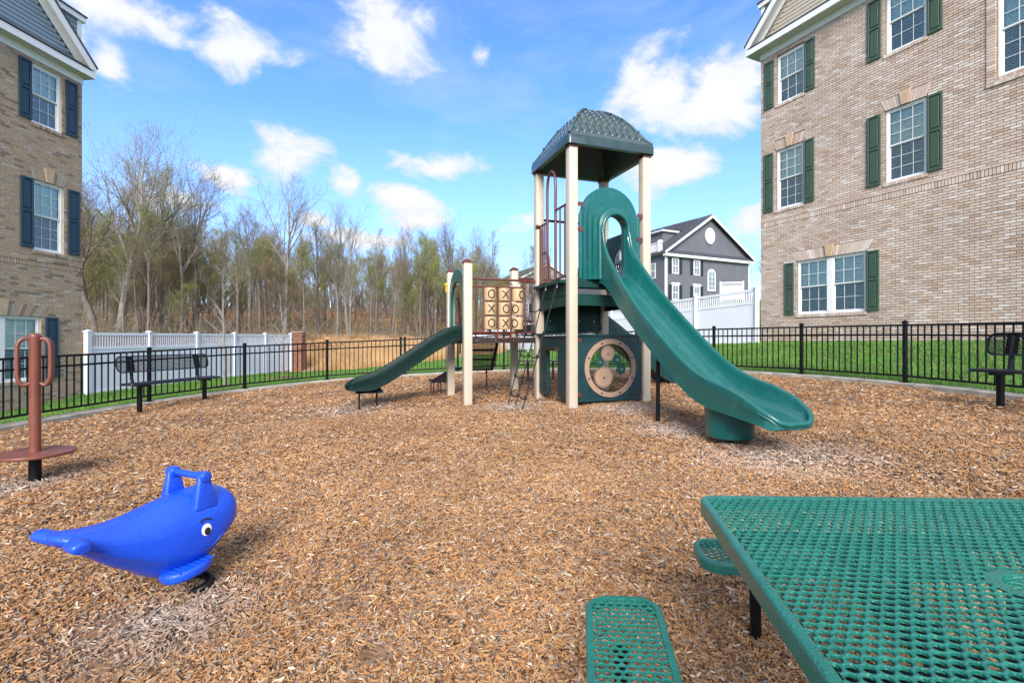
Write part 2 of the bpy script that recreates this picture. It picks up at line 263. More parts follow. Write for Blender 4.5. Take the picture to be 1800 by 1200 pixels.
# ------------------------------------------------------------------ helpers
def tag(o, label=None, cat=None, group=None, kind=None):
    if label: o['label'] = label
    if cat: o['category'] = cat
    if group: o['group'] = group
    if kind: o['kind'] = kind
    return o
def thing(name, label, cat, loc=(0, 0, 0), group=None, rz=0):
    o = bpy.data.objects.new(name, None); COL.objects.link(o); o.location = loc; o.rotation_euler = (0, 0, rz); o.empty_display_size = .2
    return tag(o, label, cat, group)
class MB:
    def __init__(s): s.v = []; s.f = []
    def add(s, vs, fs):
        n = len(s.v); s.v.extend([tuple(p) for p in vs]); s.f.extend([tuple(i + n for i in f) for f in fs]); return s
    def box(s, c, d, rot=None, taper=1.0):
        hx, hy, hz = d[0] / 2, d[1] / 2, d[2] / 2
        vs = [Vector((x * hx * (taper if z > 0 else 1), y * hy * (taper if z > 0 else 1), z * hz)) for z in (-1, 1) for y in (-1, 1) for x in (-1, 1)]
        if rot is not None: vs = [rot @ p for p in vs]
        c = Vector(c); vs = [p + c for p in vs]
        return s.add(vs, [(0, 2, 3, 1), (4, 5, 7, 6), (0, 1, 5, 4), (2, 6, 7, 3), (0, 4, 6, 2), (1, 3, 7, 5)])
    def beam(s, a, b, w, h=None, up=(0, 0, 1)):
        a = Vector(a); b = Vector(b); h = h or w; d = (b - a); l = d.length; d.normalize(); up = Vector(up)
        sx = d.cross(up)
        if sx.length < 1e-4: sx = d.cross(Vector((0, 1, 0)))
        sx.normalize(); uz = sx.cross(d)
        vs = []
        for p in (a, b):
            for (i, j) in ((-1, -1), (1, -1), (1, 1), (-1, 1)): vs.append(p + sx * i * w / 2 + uz * j * h / 2)
        return s.add(vs, [(0, 1, 2, 3), (7, 6, 5, 4), (0, 4, 5, 1), (1, 5, 6, 2), (2, 6, 7, 3), (3, 7, 4, 0)])
    def tube(s, pts, r, n=8, closed=False, cap=True):
        pts = [Vector(p) for p in pts]; m = len(pts)
        rs = r if isinstance(r, (list, tuple)) else [r] * m
        tg = []
        for i in range(m):
            if closed: t = pts[(i + 1) % m] - pts[i - 1]
            else: t = pts[min(i + 1, m - 1)] - pts[max(i - 1, 0)]
            tg.append(t.normalized() if t.length > 1e-9 else Vector((0, 0, 1)))
        up = Vector((0, 0, 1)) if abs(tg[0].z) < .9 else Vector((1, 0, 0))
        a = tg[0].cross(up).normalized(); rings = []; vs = []
        for i in range(m):
            a = (a - tg[i] * a.dot(tg[i]));
            if a.length < 1e-6: a = tg[i].orthogonal()
            a.normalize(); b = tg[i].cross(a)
            rings.append(len(vs))
            for k in range(n):
                an = 2 * math.pi * k / n; vs.append(pts[i] + (a * math.cos(an) + b * math.sin(an)) * rs[i])
        fs = []
        for i in range(m if closed else m - 1):
            p, q = rings[i], rings[(i + 1) % m]
            for k in range(n): fs.append((p + k, p + (k + 1) % n, q + (k + 1) % n, q + k))
        if cap and not closed: fs.append(tuple(range(n - 1, -1, -1))); fs.append(tuple(rings[-1] + k for k in range(n)))
        return s.add(vs, fs)
    def cyl(s, a, b, r, n=16, r2=None): return s.tube([a, b], [r, r if r2 is None else r2], n)
    def prism(s, poly, origin, ax, ay, depth, az=None):
        """polygon (2D) in plane origin+ax*x+ay*y, extruded along az by depth"""
        o = Vector(origin); ax = Vector(ax); ay = Vector(ay); az = Vector(az) if az else ax.cross(ay)
        n = len(poly)
        vs = [o + ax * x + ay * y for x, y in poly] + [o + ax * x + ay * y + az * depth for x, y in poly]
        return s.add(vs, [tuple(range(n)), tuple(range(2 * n - 1, n - 1, -1))] + [(i, i + n, (i + 1) % n + n, (i + 1) % n) for i in range(n)])
    def grid(s, rows):
        n = len(rows[0]); vs = [p for r in rows for p in r]
        return s.add(vs, [(i * n + j, i * n + j + 1, (i + 1) * n + j + 1, (i + 1) * n + j) for i in range(len(rows) - 1) for j in range(n - 1)])
    def mesh(s, name, m, smooth=None, bevel=0, recalc=True, weld=False, bseg=2):
        me = bpy.data.meshes.new(name); me.from_pydata(s.v, [], s.f)
        if recalc or bevel or weld:
            bm = bmesh.new(); bm.from_mesh(me)
            if weld: bmesh.ops.remove_doubles(bm, verts=bm.verts, dist=1e-5)
            if recalc: bmesh.ops.recalc_face_normals(bm, faces=bm.faces)
            if bevel:
                ed = [e for e in bm.edges if len(e.link_faces) == 2 and e.calc_face_angle(0) > .5]
                bmesh.ops.bevel(bm, geom=ed, offset=bevel, segments=bseg, affect='EDGES', profile=.5)
            bm.to_mesh(me); bm.free()
        if smooth is not None:
            me.shade_smooth(); me.set_sharp_from_angle(angle=R(smooth))
        me.materials.append(m); return me
    def build(s, name, m, parent=None, smooth=None, bevel=0, loc=None, **k):
        return obj(name, s.mesh(name, m, smooth, bevel, **k), parent, loc)
def obj(name, me, parent=None, loc=None, rot=None):
    o = bpy.data.objects.new(name, me); COL.objects.link(o)
    if parent is not None:
        o.parent = parent
    if loc is not None: o.location = loc
    if rot is not None: o.rotation_euler = rot
    return o
def copy_tree(o, parent=None, label=None):
    c = o.copy(); COL.objects.link(c)
    if parent is not None: c.parent = parent; c.matrix_parent_inverse = o.matrix_parent_inverse.copy()
    if label: c['label'] = label
    for ch in o.children: copy_tree(ch, c)
    return c
def lerp(a, b, t): return a + (b - a) * t
def interp(xs, ys, x):
    return float(np.interp(x, xs, ys))
def catmull(P, n, closed=False):
    P = [np.array(p, float) for p in P]; m = len(P); out = []
    rng = range(m) if closed else range(m - 1)
    for i in rng:
        if closed: a, b, c, d = P[i - 1], P[i], P[(i + 1) % m], P[(i + 2) % m]
        else: a, b, c, d = P[max(i - 1, 0)], P[i], P[i + 1], P[min(i + 2, m - 1)]
        for k in range(n):
            t = k / n; out.append(.5 * ((2 * b) + (-a + c) * t + (2 * a - 5 * b + 4 * c - d) * t * t + (-a + 3 * b - 3 * c + d) * t ** 3))
    if not closed: out.append(P[-1])
    return np.array(out)

# ------------------------------------------------------------------ ground
POSTS = [(-6.6, 1.8), (-6.95, 3.6), (-7.05, 5.4), (-6.93, 7.19), (-6.59, 8.99), (-5.78, 10.7), (-4.54, 12.15), (-2.9, 12.9), (-1.45, 13.25), (-.22, 13.4), (1.5, 13.1), (3.1, 12.35), (4.55, 11.15), (5.62, 9.61), (6.25, 7.87), (6.5, 6.05), (6.45, 4.2), (6.1, 2.4)]
LOOP = catmull(POSTS + [(5.2, .6), (3.2, -1.2), (0, -2.0), (-3.4, -1.3), (-5.6, .2)], 6, True)
def inside(x, y, P=LOOP):
    x = np.asarray(x, float); y = np.asarray(y, float); c = np.zeros(x.shape, bool); n = len(P)
    for i in range(n):
        x1, y1 = P[i]; x2, y2 = P[(i + 1) % n]
        if y1 == y2: continue
        k = ((y1 > y) != (y2 > y)) & (x < (x2 - x1) * (y - y1) / (y2 - y1) + x1); c ^= k
    return c
def loopdist(x, y, P=LOOP):
    x = np.asarray(x, float); y = np.asarray(y, float); d = np.full(x.shape, 1e9)
    for i in range(len(P)):
        a = P[i]; b = P[(i + 1) % len(P)]; ab = b - a; t = np.clip(((x - a[0]) * ab[0] + (y - a[1]) * ab[1]) / (ab @ ab), 0, 1)
        d = np.minimum(d, np.hypot(x - a[0] - t * ab[0], y - a[1] - t * ab[1]))
    return d
def plane(x, y): return .036 * x + .023 * y
def mulch_z(x, y):
    x = np.asarray(x, float); y = np.asarray(y, float)
    z = plane(x, y) + .012 * np.sin(1.9 * x + .7 * y) + .010 * np.sin(2.7 * y - 1.3 * x + 1) + .006 * np.sin(6.1 * x + 4.3 * y) + .007 * np.sin(9.3 * x - 5.1 * y + 2) * np.sin(7.7 * y + 3.3 * x) + .006 * np.sin(17 * x + 11 * y) * np.sin(13 * y - 9 * x)
    for (cx, cy, r, a) in ((2.15, 4.75, .9, -.075), (-2.4, 7.6, .7, -.04), (-1.6, 2.0, .5, -.03), (1.8, 5.5, .5, -.03)): z = z + a * np.exp(-((x - cx) ** 2 + (y - cy) ** 2) / r ** 2)
    return z
CP = [(8.3, 16.5, 1.08), (8.8, 15.5, 1.1), (10.9, 11.2, 1.13), (13, 6.8, 1.05), (15, 3, .9), (7.9, 16, 1.04), (4.7, 23.5, .8), (0, 38, .3), (-4.3, 53, .25), (20, 30, 2.4), (12, 26, 1.5),
      (-12.25, 14.1, -.42), (-12.5, 12.1, -.64), (-12.9, 8, -.9), (-13, 4, -.9), (-12.1, 14.4, -.42), (-11.2, 24.8, -.37), (-7.2, 24, -.27), (-3, 20, .0), (-9.8, 34, .55), (-16, 30, .6), (-24, 30, .9),
      (-14, 60, 3.6), (-18, 52, 2.2), (-20, 45, 1.6), (-28, 40, 1.5), (-30, 35, 1.5), (-10, 45, 1.5), (-6, 70, 3.0), (-60, 110, 8), (-30, 110, 9), (0, 110, 5), (30, 110, 4), (60, 110, 6), (-60, 60, 3), (-60, 20, 0), (-60, -40, -1),
      (60, -40, 1), (0, -40, -.5), (60, 30, 2.5), (17, 55, 4.3), (29, 60, 4.8), (21, 48, 4.9), (23.5, 48.5, 5.1), (6, 92, 2.0), (0, 200, 12), (-120, 160, 14), (120, 160, 10), (-200, 0, 2), (200, 0, 4), (0, 400, 14), (-400, 400, 14), (400, 400, 12), (-400, -200, 0), (400, -200, 2), (0, -200, -1)]
for i in range(0, len(LOOP), 6): CP.append((LOOP[i][0], LOOP[i][1], plane(*LOOP[i]) + .05))
CPA = np.array(CP)
def _rbf():
    n = len(CPA); D = np.hypot(CPA[:, None, 0] - CPA[None, :, 0], CPA[:, None, 1] - CPA[None, :, 1])
    return np.linalg.solve(-D + 0 * np.eye(n) + np.ones((n, n)) * 500, CPA[:, 2])
RBW = _rbf()
def terr(x, y):
    x = np.asarray(x, float); y = np.asarray(y, float); z = np.zeros(x.shape)
    for (cx, cy, _), w in zip(CPA, RBW): z = z + w * (500 - np.hypot(x - cx, y - cy))
    far = np.clip((np.hypot(x, y) - 25) / 20, 0, 1)
    return z + far * (.15 * np.sin(x * .31 + 1) * np.cos(y * .27) + .05 * np.sin(x * 1.3 + y))
def tz(x, y): return float(terr(np.array([x]), np.array([y]))[0])
def mz(x, y): return float(mulch_z(x, y))
def G(px, Y): return (px - 900) / F * Y

def terrain():
    def axis(a, b, fine0, fine1, step, grow=1.12):
        xs = list(np.arange(fine0, fine1 + 1e-6, step)); s = step
        while xs[-1] < b: s *= grow; xs.append(xs[-1] + s)
        s = step
        while xs[0] > a: s *= grow; xs.insert(0, xs[0] - s)
        return np.array(xs)
    xs = axis(-420, 420, -14, 14, .3); ys = axis(-120, 420, -3, 28, .3)
    Xg, Yg = np.meshgrid(xs, ys); Z = terr(Xg, Yg)
    ins = inside(Xg, Yg); dd = loopdist(Xg, Yg)
    Z = np.where(ins, plane(Xg, Yg) - .22, Z)
    nx, ny = len(xs), len(ys)
    cx = (Xg[:-1, :-1] + Xg[1:, 1:]) / 2; cy = (Yg[:-1, :-1] + Yg[1:, 1:]) / 2
    wob = 1.1 * np.sin(cx * .8) * np.cos(cy * .55) + .5 * np.sin(cx * 2.3 + cy * 1.7)
    ipx = 900 + F * cx / np.maximum(cy, 1)
    # zones: 0 lawn, 1 straw field, 2 forest floor
    zone = np.zeros(cx.shape, int)
    fieldedge = np.interp(cx, [-60, -16, -11.5, -8, -4, -1, 1], [26, 24.5, 24, 24.5, 27, 33, 60])
    forestedge = np.interp(cx, [-60, -20, -12, -8, -5, -2, 0, 8], [20, 25, 29, 32, 37, 44, 75, 85])
    zone[(cy > fieldedge + wob) & (cx < 1)] = 1
    zone[(cy > forestedge + wob)] = 2
    zone[(cy > 66) & (cx > 8)] = 2
    idx = np.arange(nx * ny).reshape(ny, nx)
    quads = np.stack([idx[:-1, :-1], idx[:-1, 1:], idx[1:, 1:], idx[1:, :-1]], -1).reshape(-1, 4)
    V = np.stack([Xg, Yg, Z], -1).reshape(-1, 3)
    for k, (nm, m) in enumerate((('lawn', G_LAWN), ('straw_field', G_FIELD), ('forest_floor', G_FOREST))):
        q = quads[zone.reshape(-1) == k]; used, inv = np.unique(q, return_inverse=True)
        me = bpy.data.meshes.new(nm); me.from_pydata(V[used].tolist(), [], inv.reshape(-1, 4).tolist()); me.shade_smooth(); me.materials.append(m)
        tag(obj(nm, me), kind='structure')
terrain()

def mulch():
    c = np.array([0, 5.6]); n = len(LOOP); rows = []; K = 60
    for j in range(K + 1):
        t = j / K
        P = c + (LOOP - c) * t * .999
        z = mulch_z(P[:, 0], P[:, 1]) ; z = np.where(t > .97, z - .01, z)
        rows.append([(P[i % n, 0], P[i % n, 1], float(z[i % n])) for i in range(n + 1)])
    b = MB(); b.grid(rows); o = b.build('mulch_ground', G_MULCH, smooth=60, weld=True, recalc=False); tag(o, kind='structure')
    for p in o.data.polygons: pass
mulch()

def kerb():
    b = MB(); rows = []
    n = len(LOOP)
    for i in range(n + 1):
        p = LOOP[i % n]; t = LOOP[(i + 1) % n] - LOOP[i % n - 1]; t /= np.hypot(*t); nn = np.array([t[1], -t[0]])
        if (p - np.array([0, 5.6])) @ nn < 0: nn = -nn
        z = plane(*p) + random.uniform(-.003, .003)
        prof = [(-.10, -.12), (-.10, .045), (-.085, .058), (.10, .062), (.115, .05), (.115, -.12)]
        rows.append([(p[0] + nn[0] * a, p[1] + nn[1] * a, z + h) for a, h in prof])
    b.grid(rows); o = b.build('concrete_kerb', CONC, smooth=40); tag(o, 'low curved concrete kerb between the wood chips and the lawn', 'kerb', kind='structure')
kerb()

# ---- scattered instances (geometry nodes on a cloud of points)
def template(meshes, cname):
    c = bpy.data.collections.new(cname)
    for i, me in enumerate(meshes):
        o = bpy.data.objects.new(me.name, me); c.objects.link(o)
    return c
def scatter(name, pts, rots, scales, coll, kind='stuff', label=None):
    me = bpy.data.meshes.new(name); me.vertices.add(len(pts)); me.vertices.foreach_set('co', np.asarray(pts, np.float32).ravel())
    a = me.attributes.new('rot', 'FLOAT_VECTOR', 'POINT'); a.data.foreach_set('vector', np.asarray(rots, np.float32).ravel())
    a = me.attributes.new('scl', 'FLOAT', 'POINT'); a.data.foreach_set('value', np.asarray(scales, np.float32))
    o = obj(name, me); ng = bpy.data.node_groups.new(name, 'GeometryNodeTree')
    ng.interface.new_socket('Geometry', in_out='INPUT', socket_type='NodeSocketGeometry'); ng.interface.new_socket('Geometry', in_out='OUTPUT', socket_type='NodeSocketGeometry')
    N = ng.nodes; L = ng.links; i = N.new('NodeGroupInput'); out = N.new('NodeGroupOutput')
    ci = N.new('GeometryNodeCollectionInfo'); ci.inputs[0].default_value = coll; ci.inputs['Separate Children'].default_value = True; ci.inputs['Reset Children'].default_value = True
    ip = N.new('GeometryNodeInstanceOnPoints'); ip.inputs['Pick Instance'].default_value = True
    def at(nm, ty):
        n = N.new('GeometryNodeInputNamedAttribute'); n.data_type = ty; n.inputs[0].default_value = nm; return n.outputs[0]
    e2r = N.new('FunctionNodeEulerToRotation'); L.new(at('rot', 'FLOAT_VECTOR'), e2r.inputs[0])
    L.new(i.outputs[0], ip.inputs['Points']); L.new(ci.outputs[0], ip.inputs['Instance']); L.new(e2r.outputs[0], ip.inputs['Rotation']); L.new(at('scl', 'FLOAT'), ip.inputs['Scale'])
    rv = N.new('FunctionNodeRandomValue'); rv.data_type = 'INT'; rv.inputs[4].default_value = 0; rv.inputs[5].default_value = len(coll.objects) - 1
    L.new(rv.outputs[2], ip.inputs['Instance Index'])
    L.new(ip.outputs[0], out.inputs[0])
    md = o.modifiers.new('scatter', 'NODES'); md.node_group = ng
    tag(o, label, kind=kind); return o

def chips():
    ms = []
    for k in range(14):
        b = MB(); L = random.uniform(.012, .026) * (1.5 if k % 5 == 0 else 1); W = random.uniform(.003, .0085); T = random.uniform(.0015, .004)
        n = 5; top = []; ang0 = 0
        pts = [(-L, -W * random.uniform(.2, .9)), (-L * .3, -W * random.uniform(.8, 1.2)), (L * random.uniform(.6, .9), -W * random.uniform(.4, 1)), (L, W * random.uniform(-.1, .6)), (L * .2, W * random.uniform(.8, 1.2)), (-L * random.uniform(.7, 1), W * random.uniform(.2, .8))]
        bend = random.uniform(-.15, .15) * L
        up = [(x, y, T + bend * (x / L) ** 2) for x, y in pts]; dn = [(x, y, -T + bend * (x / L) ** 2) for x, y in pts]
        b.add(up + dn, [(0, 1, 2, 3, 4, 5), (11, 10, 9, 8, 7, 6)] + [(i, i + 6, (i + 1) % 6 + 6, (i + 1) % 6) for i in range(6)])
        ms.append(b.mesh('wood_chip', CHIP))
    coll = template(ms, 'wood_chips')
    P = []; sc_ = []
    def zone(n, r0, r1, s):
        # uniform in area ring sector in front of the camera (a little wider than the view)
        r = np.sqrt(RNG.uniform(r0 ** 2, r1 ** 2, n)); a = RNG.uniform(-R(62), R(62), n)
        x = r * np.sin(a); y = r * np.cos(a); k = inside(x, y) ; return x[k], y[k], s * RNG.uniform(.65, 1.35, k.sum())
    for (n, r0, r1, s) in ((80000, .75, 2.2, .48), (150000, 2.2, 4.2, .55), (160000, 4.2, 7.5, .7), (120000, 7.5, 14.5, .98)):
        x, y, s_ = zone(n, r0, r1, s); P.append(np.stack([x, y], 1)); sc_.append(s_)
    # thinner cover beside and behind the viewer
    x = RNG.uniform(-7, 7, 26000); y = RNG.uniform(-2, 14, 26000); k = inside(x, y) & (np.abs(np.arctan2(x, y)) > R(61)); P.append(np.stack([x[k], y[k]], 1)); sc_.append(RNG.uniform(.9, 1.6, k.sum()))
    P = np.concatenate(P); S = np.concatenate(sc_); n = len(P)
    z = mulch_z(P[:, 0], P[:, 1]) + RNG.uniform(.0, .022, n) * S
    rot = np.stack([RNG.normal(0, .38, n), RNG.normal(0, .38, n), RNG.uniform(0, 6.283, n)], 1)
    scatter('wood_chips', np.column_stack([P, z]), rot, S, coll)
chips()

def tuft_mesh(name, m, n, h, spread, w, lean=.5):
    b = MB()
    for _ in range(n):
        a = random.uniform(0, 6.28); r = random.uniform(0, spread); x, y = r * math.cos(a), r * math.sin(a); hh = h * random.uniform(.55, 1.15)
        la = random.uniform(0, 6.28); l = random.uniform(0, lean) * hh; wa = random.uniform(0, 3.14); wx, wy = w * math.cos(wa) / 2, w * math.sin(wa) / 2
        mx, my = x + l * .35 * math.cos(la), y + l * .35 * math.sin(la)
        b.add([(x - wx, y - wy, -.01), (x + wx, y + wy, -.01), (mx + wx * .8, my + wy * .8, hh * .55), (mx - wx * .8, my - wy * .8, hh * .55), (x + l * math.cos(la), y + l * math.sin(la), hh)], [(0, 1, 2, 3), (3, 2, 4)])
    return b.mesh(name, m, recalc=False)
def grass():
    coll = template([tuft_mesh('grass_tuft', GRASS, 16, .042, .06, .005, .8) for _ in range(6)], 'grass_tufts')
    n = 120000; r = np.sqrt(RNG.uniform(6 ** 2, 30 ** 2, n)) ; a = RNG.uniform(-R(58), R(58), n)
    keep = RNG.uniform(0, 1, n) < np.clip(1.2 - r / 40, .35, 1); r, a = r[keep], a[keep]
    x = r * np.sin(a); y = r * np.cos(a); k = (~inside(x, y)) & (loopdist(x, y) > .12)
    # not inside the buildings
    k &= ~((x * .9005 + y * .435) > (8.3 * .9005 + 16.5 * .435 + .02)); k &= ~((x * .9929 - y * .119) < (-12.25 * .9929 - 14.1 * .119)) | (y > 14.3)
    k &= ~((x < -1.5) & (y > np.interp(x, [-60, -16, -11.5, -8, -4, -1], [26, 24.5, 23.6, 24.2, 27, 33])))
    k &= ~((np.hypot(x + 7.9, y - 13.6) < .75) | (np.hypot(x + 8.45, y - 18.3) < .8))
    x, y = x[k], y[k]; z = terr(x, y)
    scatter('lawn_grass', np.column_stack([x, y, z]), np.stack([RNG.normal(0, .1, len(x)), RNG.normal(0, .1, len(x)), RNG.uniform(0, 6.28, len(x))], 1), RNG.uniform(.7, 1.4, len(x)) * (1 + np.hypot(x, y) / 40), coll)
    coll = template([tuft_mesh('straw_tuft', STRAW, 16, .62, .16, .012, .7) for _ in range(5)], 'straw_tufts')
    n = 9000; x = RNG.uniform(-18, 0, n); y = RNG.uniform(22, 46, n)
    k = (y > np.interp(x, [-16, -11.5, -8, -4, -1, 1], [24.5, 24.6, 24.5, 27.5, 33, 60])) & (y < np.interp(x, [-20, -12, -8, -5, -2, 0], [27, 31, 38, 50, 62, 70])) & ~((np.abs(x + 10.7) < .6) & (y < 26.5)); x, y = x[k], y[k]
    scatter('straw_grass', np.column_stack([x, y, terr(x, y)]), np.stack([RNG.normal(0, .15, len(x)), RNG.normal(0, .15, len(x)), RNG.uniform(0, 6.28, len(x))], 1), RNG.uniform(.5, 1.2, len(x)), coll)
    # low straw on the rise behind
    n = 9000; x = RNG.uniform(-22, -4, n); y = RNG.uniform(34, 66, n)
    scatter('dry_grass_on_rise', np.column_stack([x, y, terr(x, y)]), np.stack([RNG.normal(0, .2, n), RNG.normal(0, .2, n), RNG.uniform(0, 6.28, n)], 1), RNG.uniform(.4, .8, n), coll)
    b = []
    for k in range(5):
        m = MB(); 
        for _ in range(14):
            c = Vector((random.uniform(-.25, .25), random.uniform(-.25, .25), random.uniform(.01, .05))); s = random.uniform(.03, .07)
            q = Quaternion((random.uniform(-1, 1), random.uniform(-1, 1), random.uniform(-1, 1), random.uniform(1, 2))).normalized()
            m.add([c + q @ Vector(p) for p in ((-s, -s * .5, 0), (s, -s * .5, 0), (s, s * .5, s * .2), (-s, s * .5, s * .2))], [(0, 1, 2, 3)])
        b.append(m.mesh('dead_leaves', LITTER, recalc=False))
    coll = template(b, 'dead_leaf_clumps')
    n = 16000; a = RNG.uniform(-R(48), R(3), n); r = np.sqrt(RNG.uniform(24 ** 2, 100 ** 2, n)); x = r * np.sin(a); y = r * np.cos(a)
    k = (y > np.interp(x, [-60, -20, -12, -8, -5, -2, 0, 8], [20, 26, 30, 36, 46, 62, 75, 85])); x, y = x[k], y[k]
    scatter('dead_leaves', np.column_stack([x, y, terr(x, y)]), np.stack([RNG.normal(0, .1, len(x)), RNG.normal(0, .1, len(x)), RNG.uniform(0, 6.28, len(x))], 1), RNG.uniform(1, 2.6, len(x)), coll)
grass()

# ------------------------------------------------------------------ brick houses
BW, BH, JT = .203, .0678, .0145
class Wall:
    """a vertical wall face: t along e from W0, n the outward normal"""
    def __init__(s, W0, e, n): s.W0 = Vector((W0[0], W0[1], 0)); s.e = Vector((e[0], e[1], 0)).normalized(); s.n = Vector((n[0], n[1], 0)).normalized()
    def P(s, t, z, o=0): return s.W0 + s.e * t + s.n * o + Vector((0, 0, z))
    def slab(s, b, t0, t1, z0, z1, o0, o1):
        vs = [s.P(t, z, o) for o in (o0, o1) for z in (z0, z1) for t in (t0, t1)]
        return b.add(vs, [(0, 1, 3, 2), (4, 6, 7, 5), (0, 4, 5, 1), (2, 3, 7, 6), (0, 2, 6, 4), (1, 5, 7, 3)])
def brick_house(name, W, length, z0, z1, openings, solids, BR, MORT, label, depth, thing_obj, ranknear):
    """bricks as boxes round the openings; the 300 that show largest are parts, the others one joined part"""
    near = []; rest = []
    row = 0; z = z0
    while z < z1 - .01:
        zt = min(z + BH, z1)
        band = next((s for s in solids if s[0] == 'band' and z + .01 >= s[1] and z < s[2] - .01), None)
        if band:
            if abs(z - band[1]) < BH:
                bt = 0; zz1 = band[2]
                while bt < length - .02:
                    near.append((bt, min(bt + .0678, length), z, zz1, .012)); bt += .0678
                z = zz1; row += 1; continue
        t = -(BW / 2) * (row % 2)
        while t < length:
            a, b_ = max(t, 0), min(t + BW, length); segs = [(a, b_)]
            for (o0, o1, oz0, oz1) in openings:
                if zt > oz0 + .012 and z < oz1 - .012:
                    ns = []
                    for (p, q) in segs:
                        if q <= o0 or p >= o1: ns.append((p, q))
                        else:
                            if p < o0 - .02: ns.append((p, o0))
                            if q > o1 + .02: ns.append((o1, q))
                    segs = ns
            for (p, q) in segs:
                if q - p > .025: near.append((p, q, z, zt, .0))
            t += BW
        z = zt; row += 1
    bricks = near; bricks.sort(key=ranknear)
    def wallbrick(mb, p, q, a, c, o):
        j = JT / 2; r = random.uniform(-.0015, .0025)
        vs = [W.P(t, zz, oo) for oo in (-.005, .0075 + o + r) for zz in (a + j, c - j) for t in (p + j, q - j)]
        mb.add(vs, [(4, 6, 7, 5), (0, 4, 5, 1), (2, 3, 7, 6), (0, 2, 6, 4), (1, 5, 7, 3)])
    # unit brick shared by the parts that are whole
    cache = {}
    cnt = 0; big = MB()
    rot = math.atan2(W.e.y, W.e.x)
    for (p, q, a, c, o) in bricks:
        if cnt < 300 and ranknear((p, q, a, c, o)) < 900:
            key = (round(q - p, 3), round(c - a, 3), round(o, 3))
            if key not in cache:
                m = MB(); j = JT / 2; sgn = 1 if (W.e.cross(W.n)).z > 0 else -1
                m.add([(t, sgn * oo, zz) for oo in (-.005, .0085 + o) for zz in (j, key[1] - j) for t in (j, key[0] - j)], [(4, 6, 7, 5), (0, 4, 5, 1), (2, 3, 7, 6), (0, 2, 6, 4), (1, 5, 7, 3)])
                cache[key] = m.mesh('brick', BR)
            obj('brick', cache[key], thing_obj, W.P(p, a, random.uniform(-.001, .002)), (0, 0, rot)); cnt += 1
        else: wallbrick(big, p, q, a, c, o)
    tag(big.build('brickwork', BR, thing_obj, recalc=True), kind='stuff')
    # mortar wall behind with openings: strips
    mb = MB(); ts = sorted({0, length} | {v for o in openings for v in o[:2] if v < length}); zs = sorted({z0 - .6, z1} | {v for o in openings for v in o[2:]})
    for i in range(len(ts) - 1):
        for k in range(len(zs) - 1):
            tm, zm = (ts[i] + ts[i + 1]) / 2, (zs[k] + zs[k + 1]) / 2
            if any(o[0] < tm < o[1] and o[2] < zm < o[3] for o in openings): continue
            W.slab(mb, ts[i], ts[i + 1], zs[k], zs[k + 1], -.1, 0)
    mb.build('wall', MORT, thing_obj)
    c = MB(); W.slab(c, .02, length, z0 - .6, z1, -depth, -.45); c.build('house_core', DARKIN, thing_obj)
    # end wall of the visible corner: bricks as a side
    return cnt

def window(W, parent, t0, t1, z0, z1, double=False, rows=(3, 3), transom=False, rec=.06):
    """frame > panes, muntins, blinds"""
    fr = MB(); fw = .055
    def ring(b, a0, a1, c0, c1, w, o0, o1):
        W.slab(b, a0, a0 + w, c0, c1, o0, o1); W.slab(b, a1 - w, a1, c0, c1, o0, o1)
        W.slab(b, a0 + w, a1 - w, c0, c0 + w, o0, o1); W.slab(b, a0 + w, a1 - w, c1 - w, c1, o0, o1)
    ring(fr, t0, t1, z0, z1, fw, -.1, -.035)
    units = [(t0 + fw, t1 - fw)]
    if double:
        mid = (t0 + t1) / 2; W.slab(fr, mid - .09, mid + .09, z0 + fw, z1 - fw, -.1, -.03); units = [(t0 + fw, mid - .09), (mid + .09, t1 - fw)]
    top = z1 - fw
    if transom: W.slab(fr, t0 + fw, t1 - fw, z1 - .62, z1 - .56, -.1, -.033)
    f = fr.build('window', WHITEP, parent, bevel=.004, bseg=1)
    zt = z1 - .62 if transom else z1 - fw
    for (a, b_) in units:
        zm = (z0 + fw + zt) / 2; s = MB()
        ring(s, a, b_, zm, zt, .03, -.085, -.055); ring(s, a, b_, z0 + fw, zm + .02, .035, -.115, -.088)
        s.build('sash', WHITEP, f)
        p = MB(); W.slab(p, a + .03, b_ - .03, zm + .03, zt - .03, -.074, -.070); p.build('pane', GLASS, f)
        p = MB(); W.slab(p, a + .035, b_ - .035, z0 + fw + .035, zm - .015, -.104, -.1); p.build('pane', SCREEN, f)
        if transom:
            p = MB(); W.slab(p, a, b_, zt + .06, z1 - fw, -.074, -.07); p.build('pane', GLASS, f)
        m = MB()
        for k in (1, 2):
            tt = lerp(a, b_, k / 3); W.slab(m, tt - .008, tt + .008, zm + .03, zt - .03, -.07, -.062); W.slab(m, tt - .007, tt + .007, z0 + fw + .035, zm - .015, -.1, -.093)
        for k in range(1, rows[0]):
            zz = lerp(zm + .03, zt - .03, k / rows[0]); W.slab(m, a + .03, b_ - .03, zz - .008, zz + .008, -.069, -.061)
        for k in range(1, rows[1]):
            zz = lerp(z0 + fw + .035, zm - .015, k / rows[1]); W.slab(m, a + .035, b_ - .035, zz - .007, zz + .007, -.099, -.092)
        m.build('muntin', MUNT, f)
        bl = MB(); zz = z0 + fw; rows_ = []
        while zz < z1 - fw:
            rows_.append([W.P(a, zz, -.119), W.P(b_, zz, -.119)]); rows_.append([W.P(a, zz + .042, -.136), W.P(b_, zz + .042, -.136)]); zz += .048
        bl.grid(rows_); bl.build('blind', BLIND, f, recalc=False)
    return f
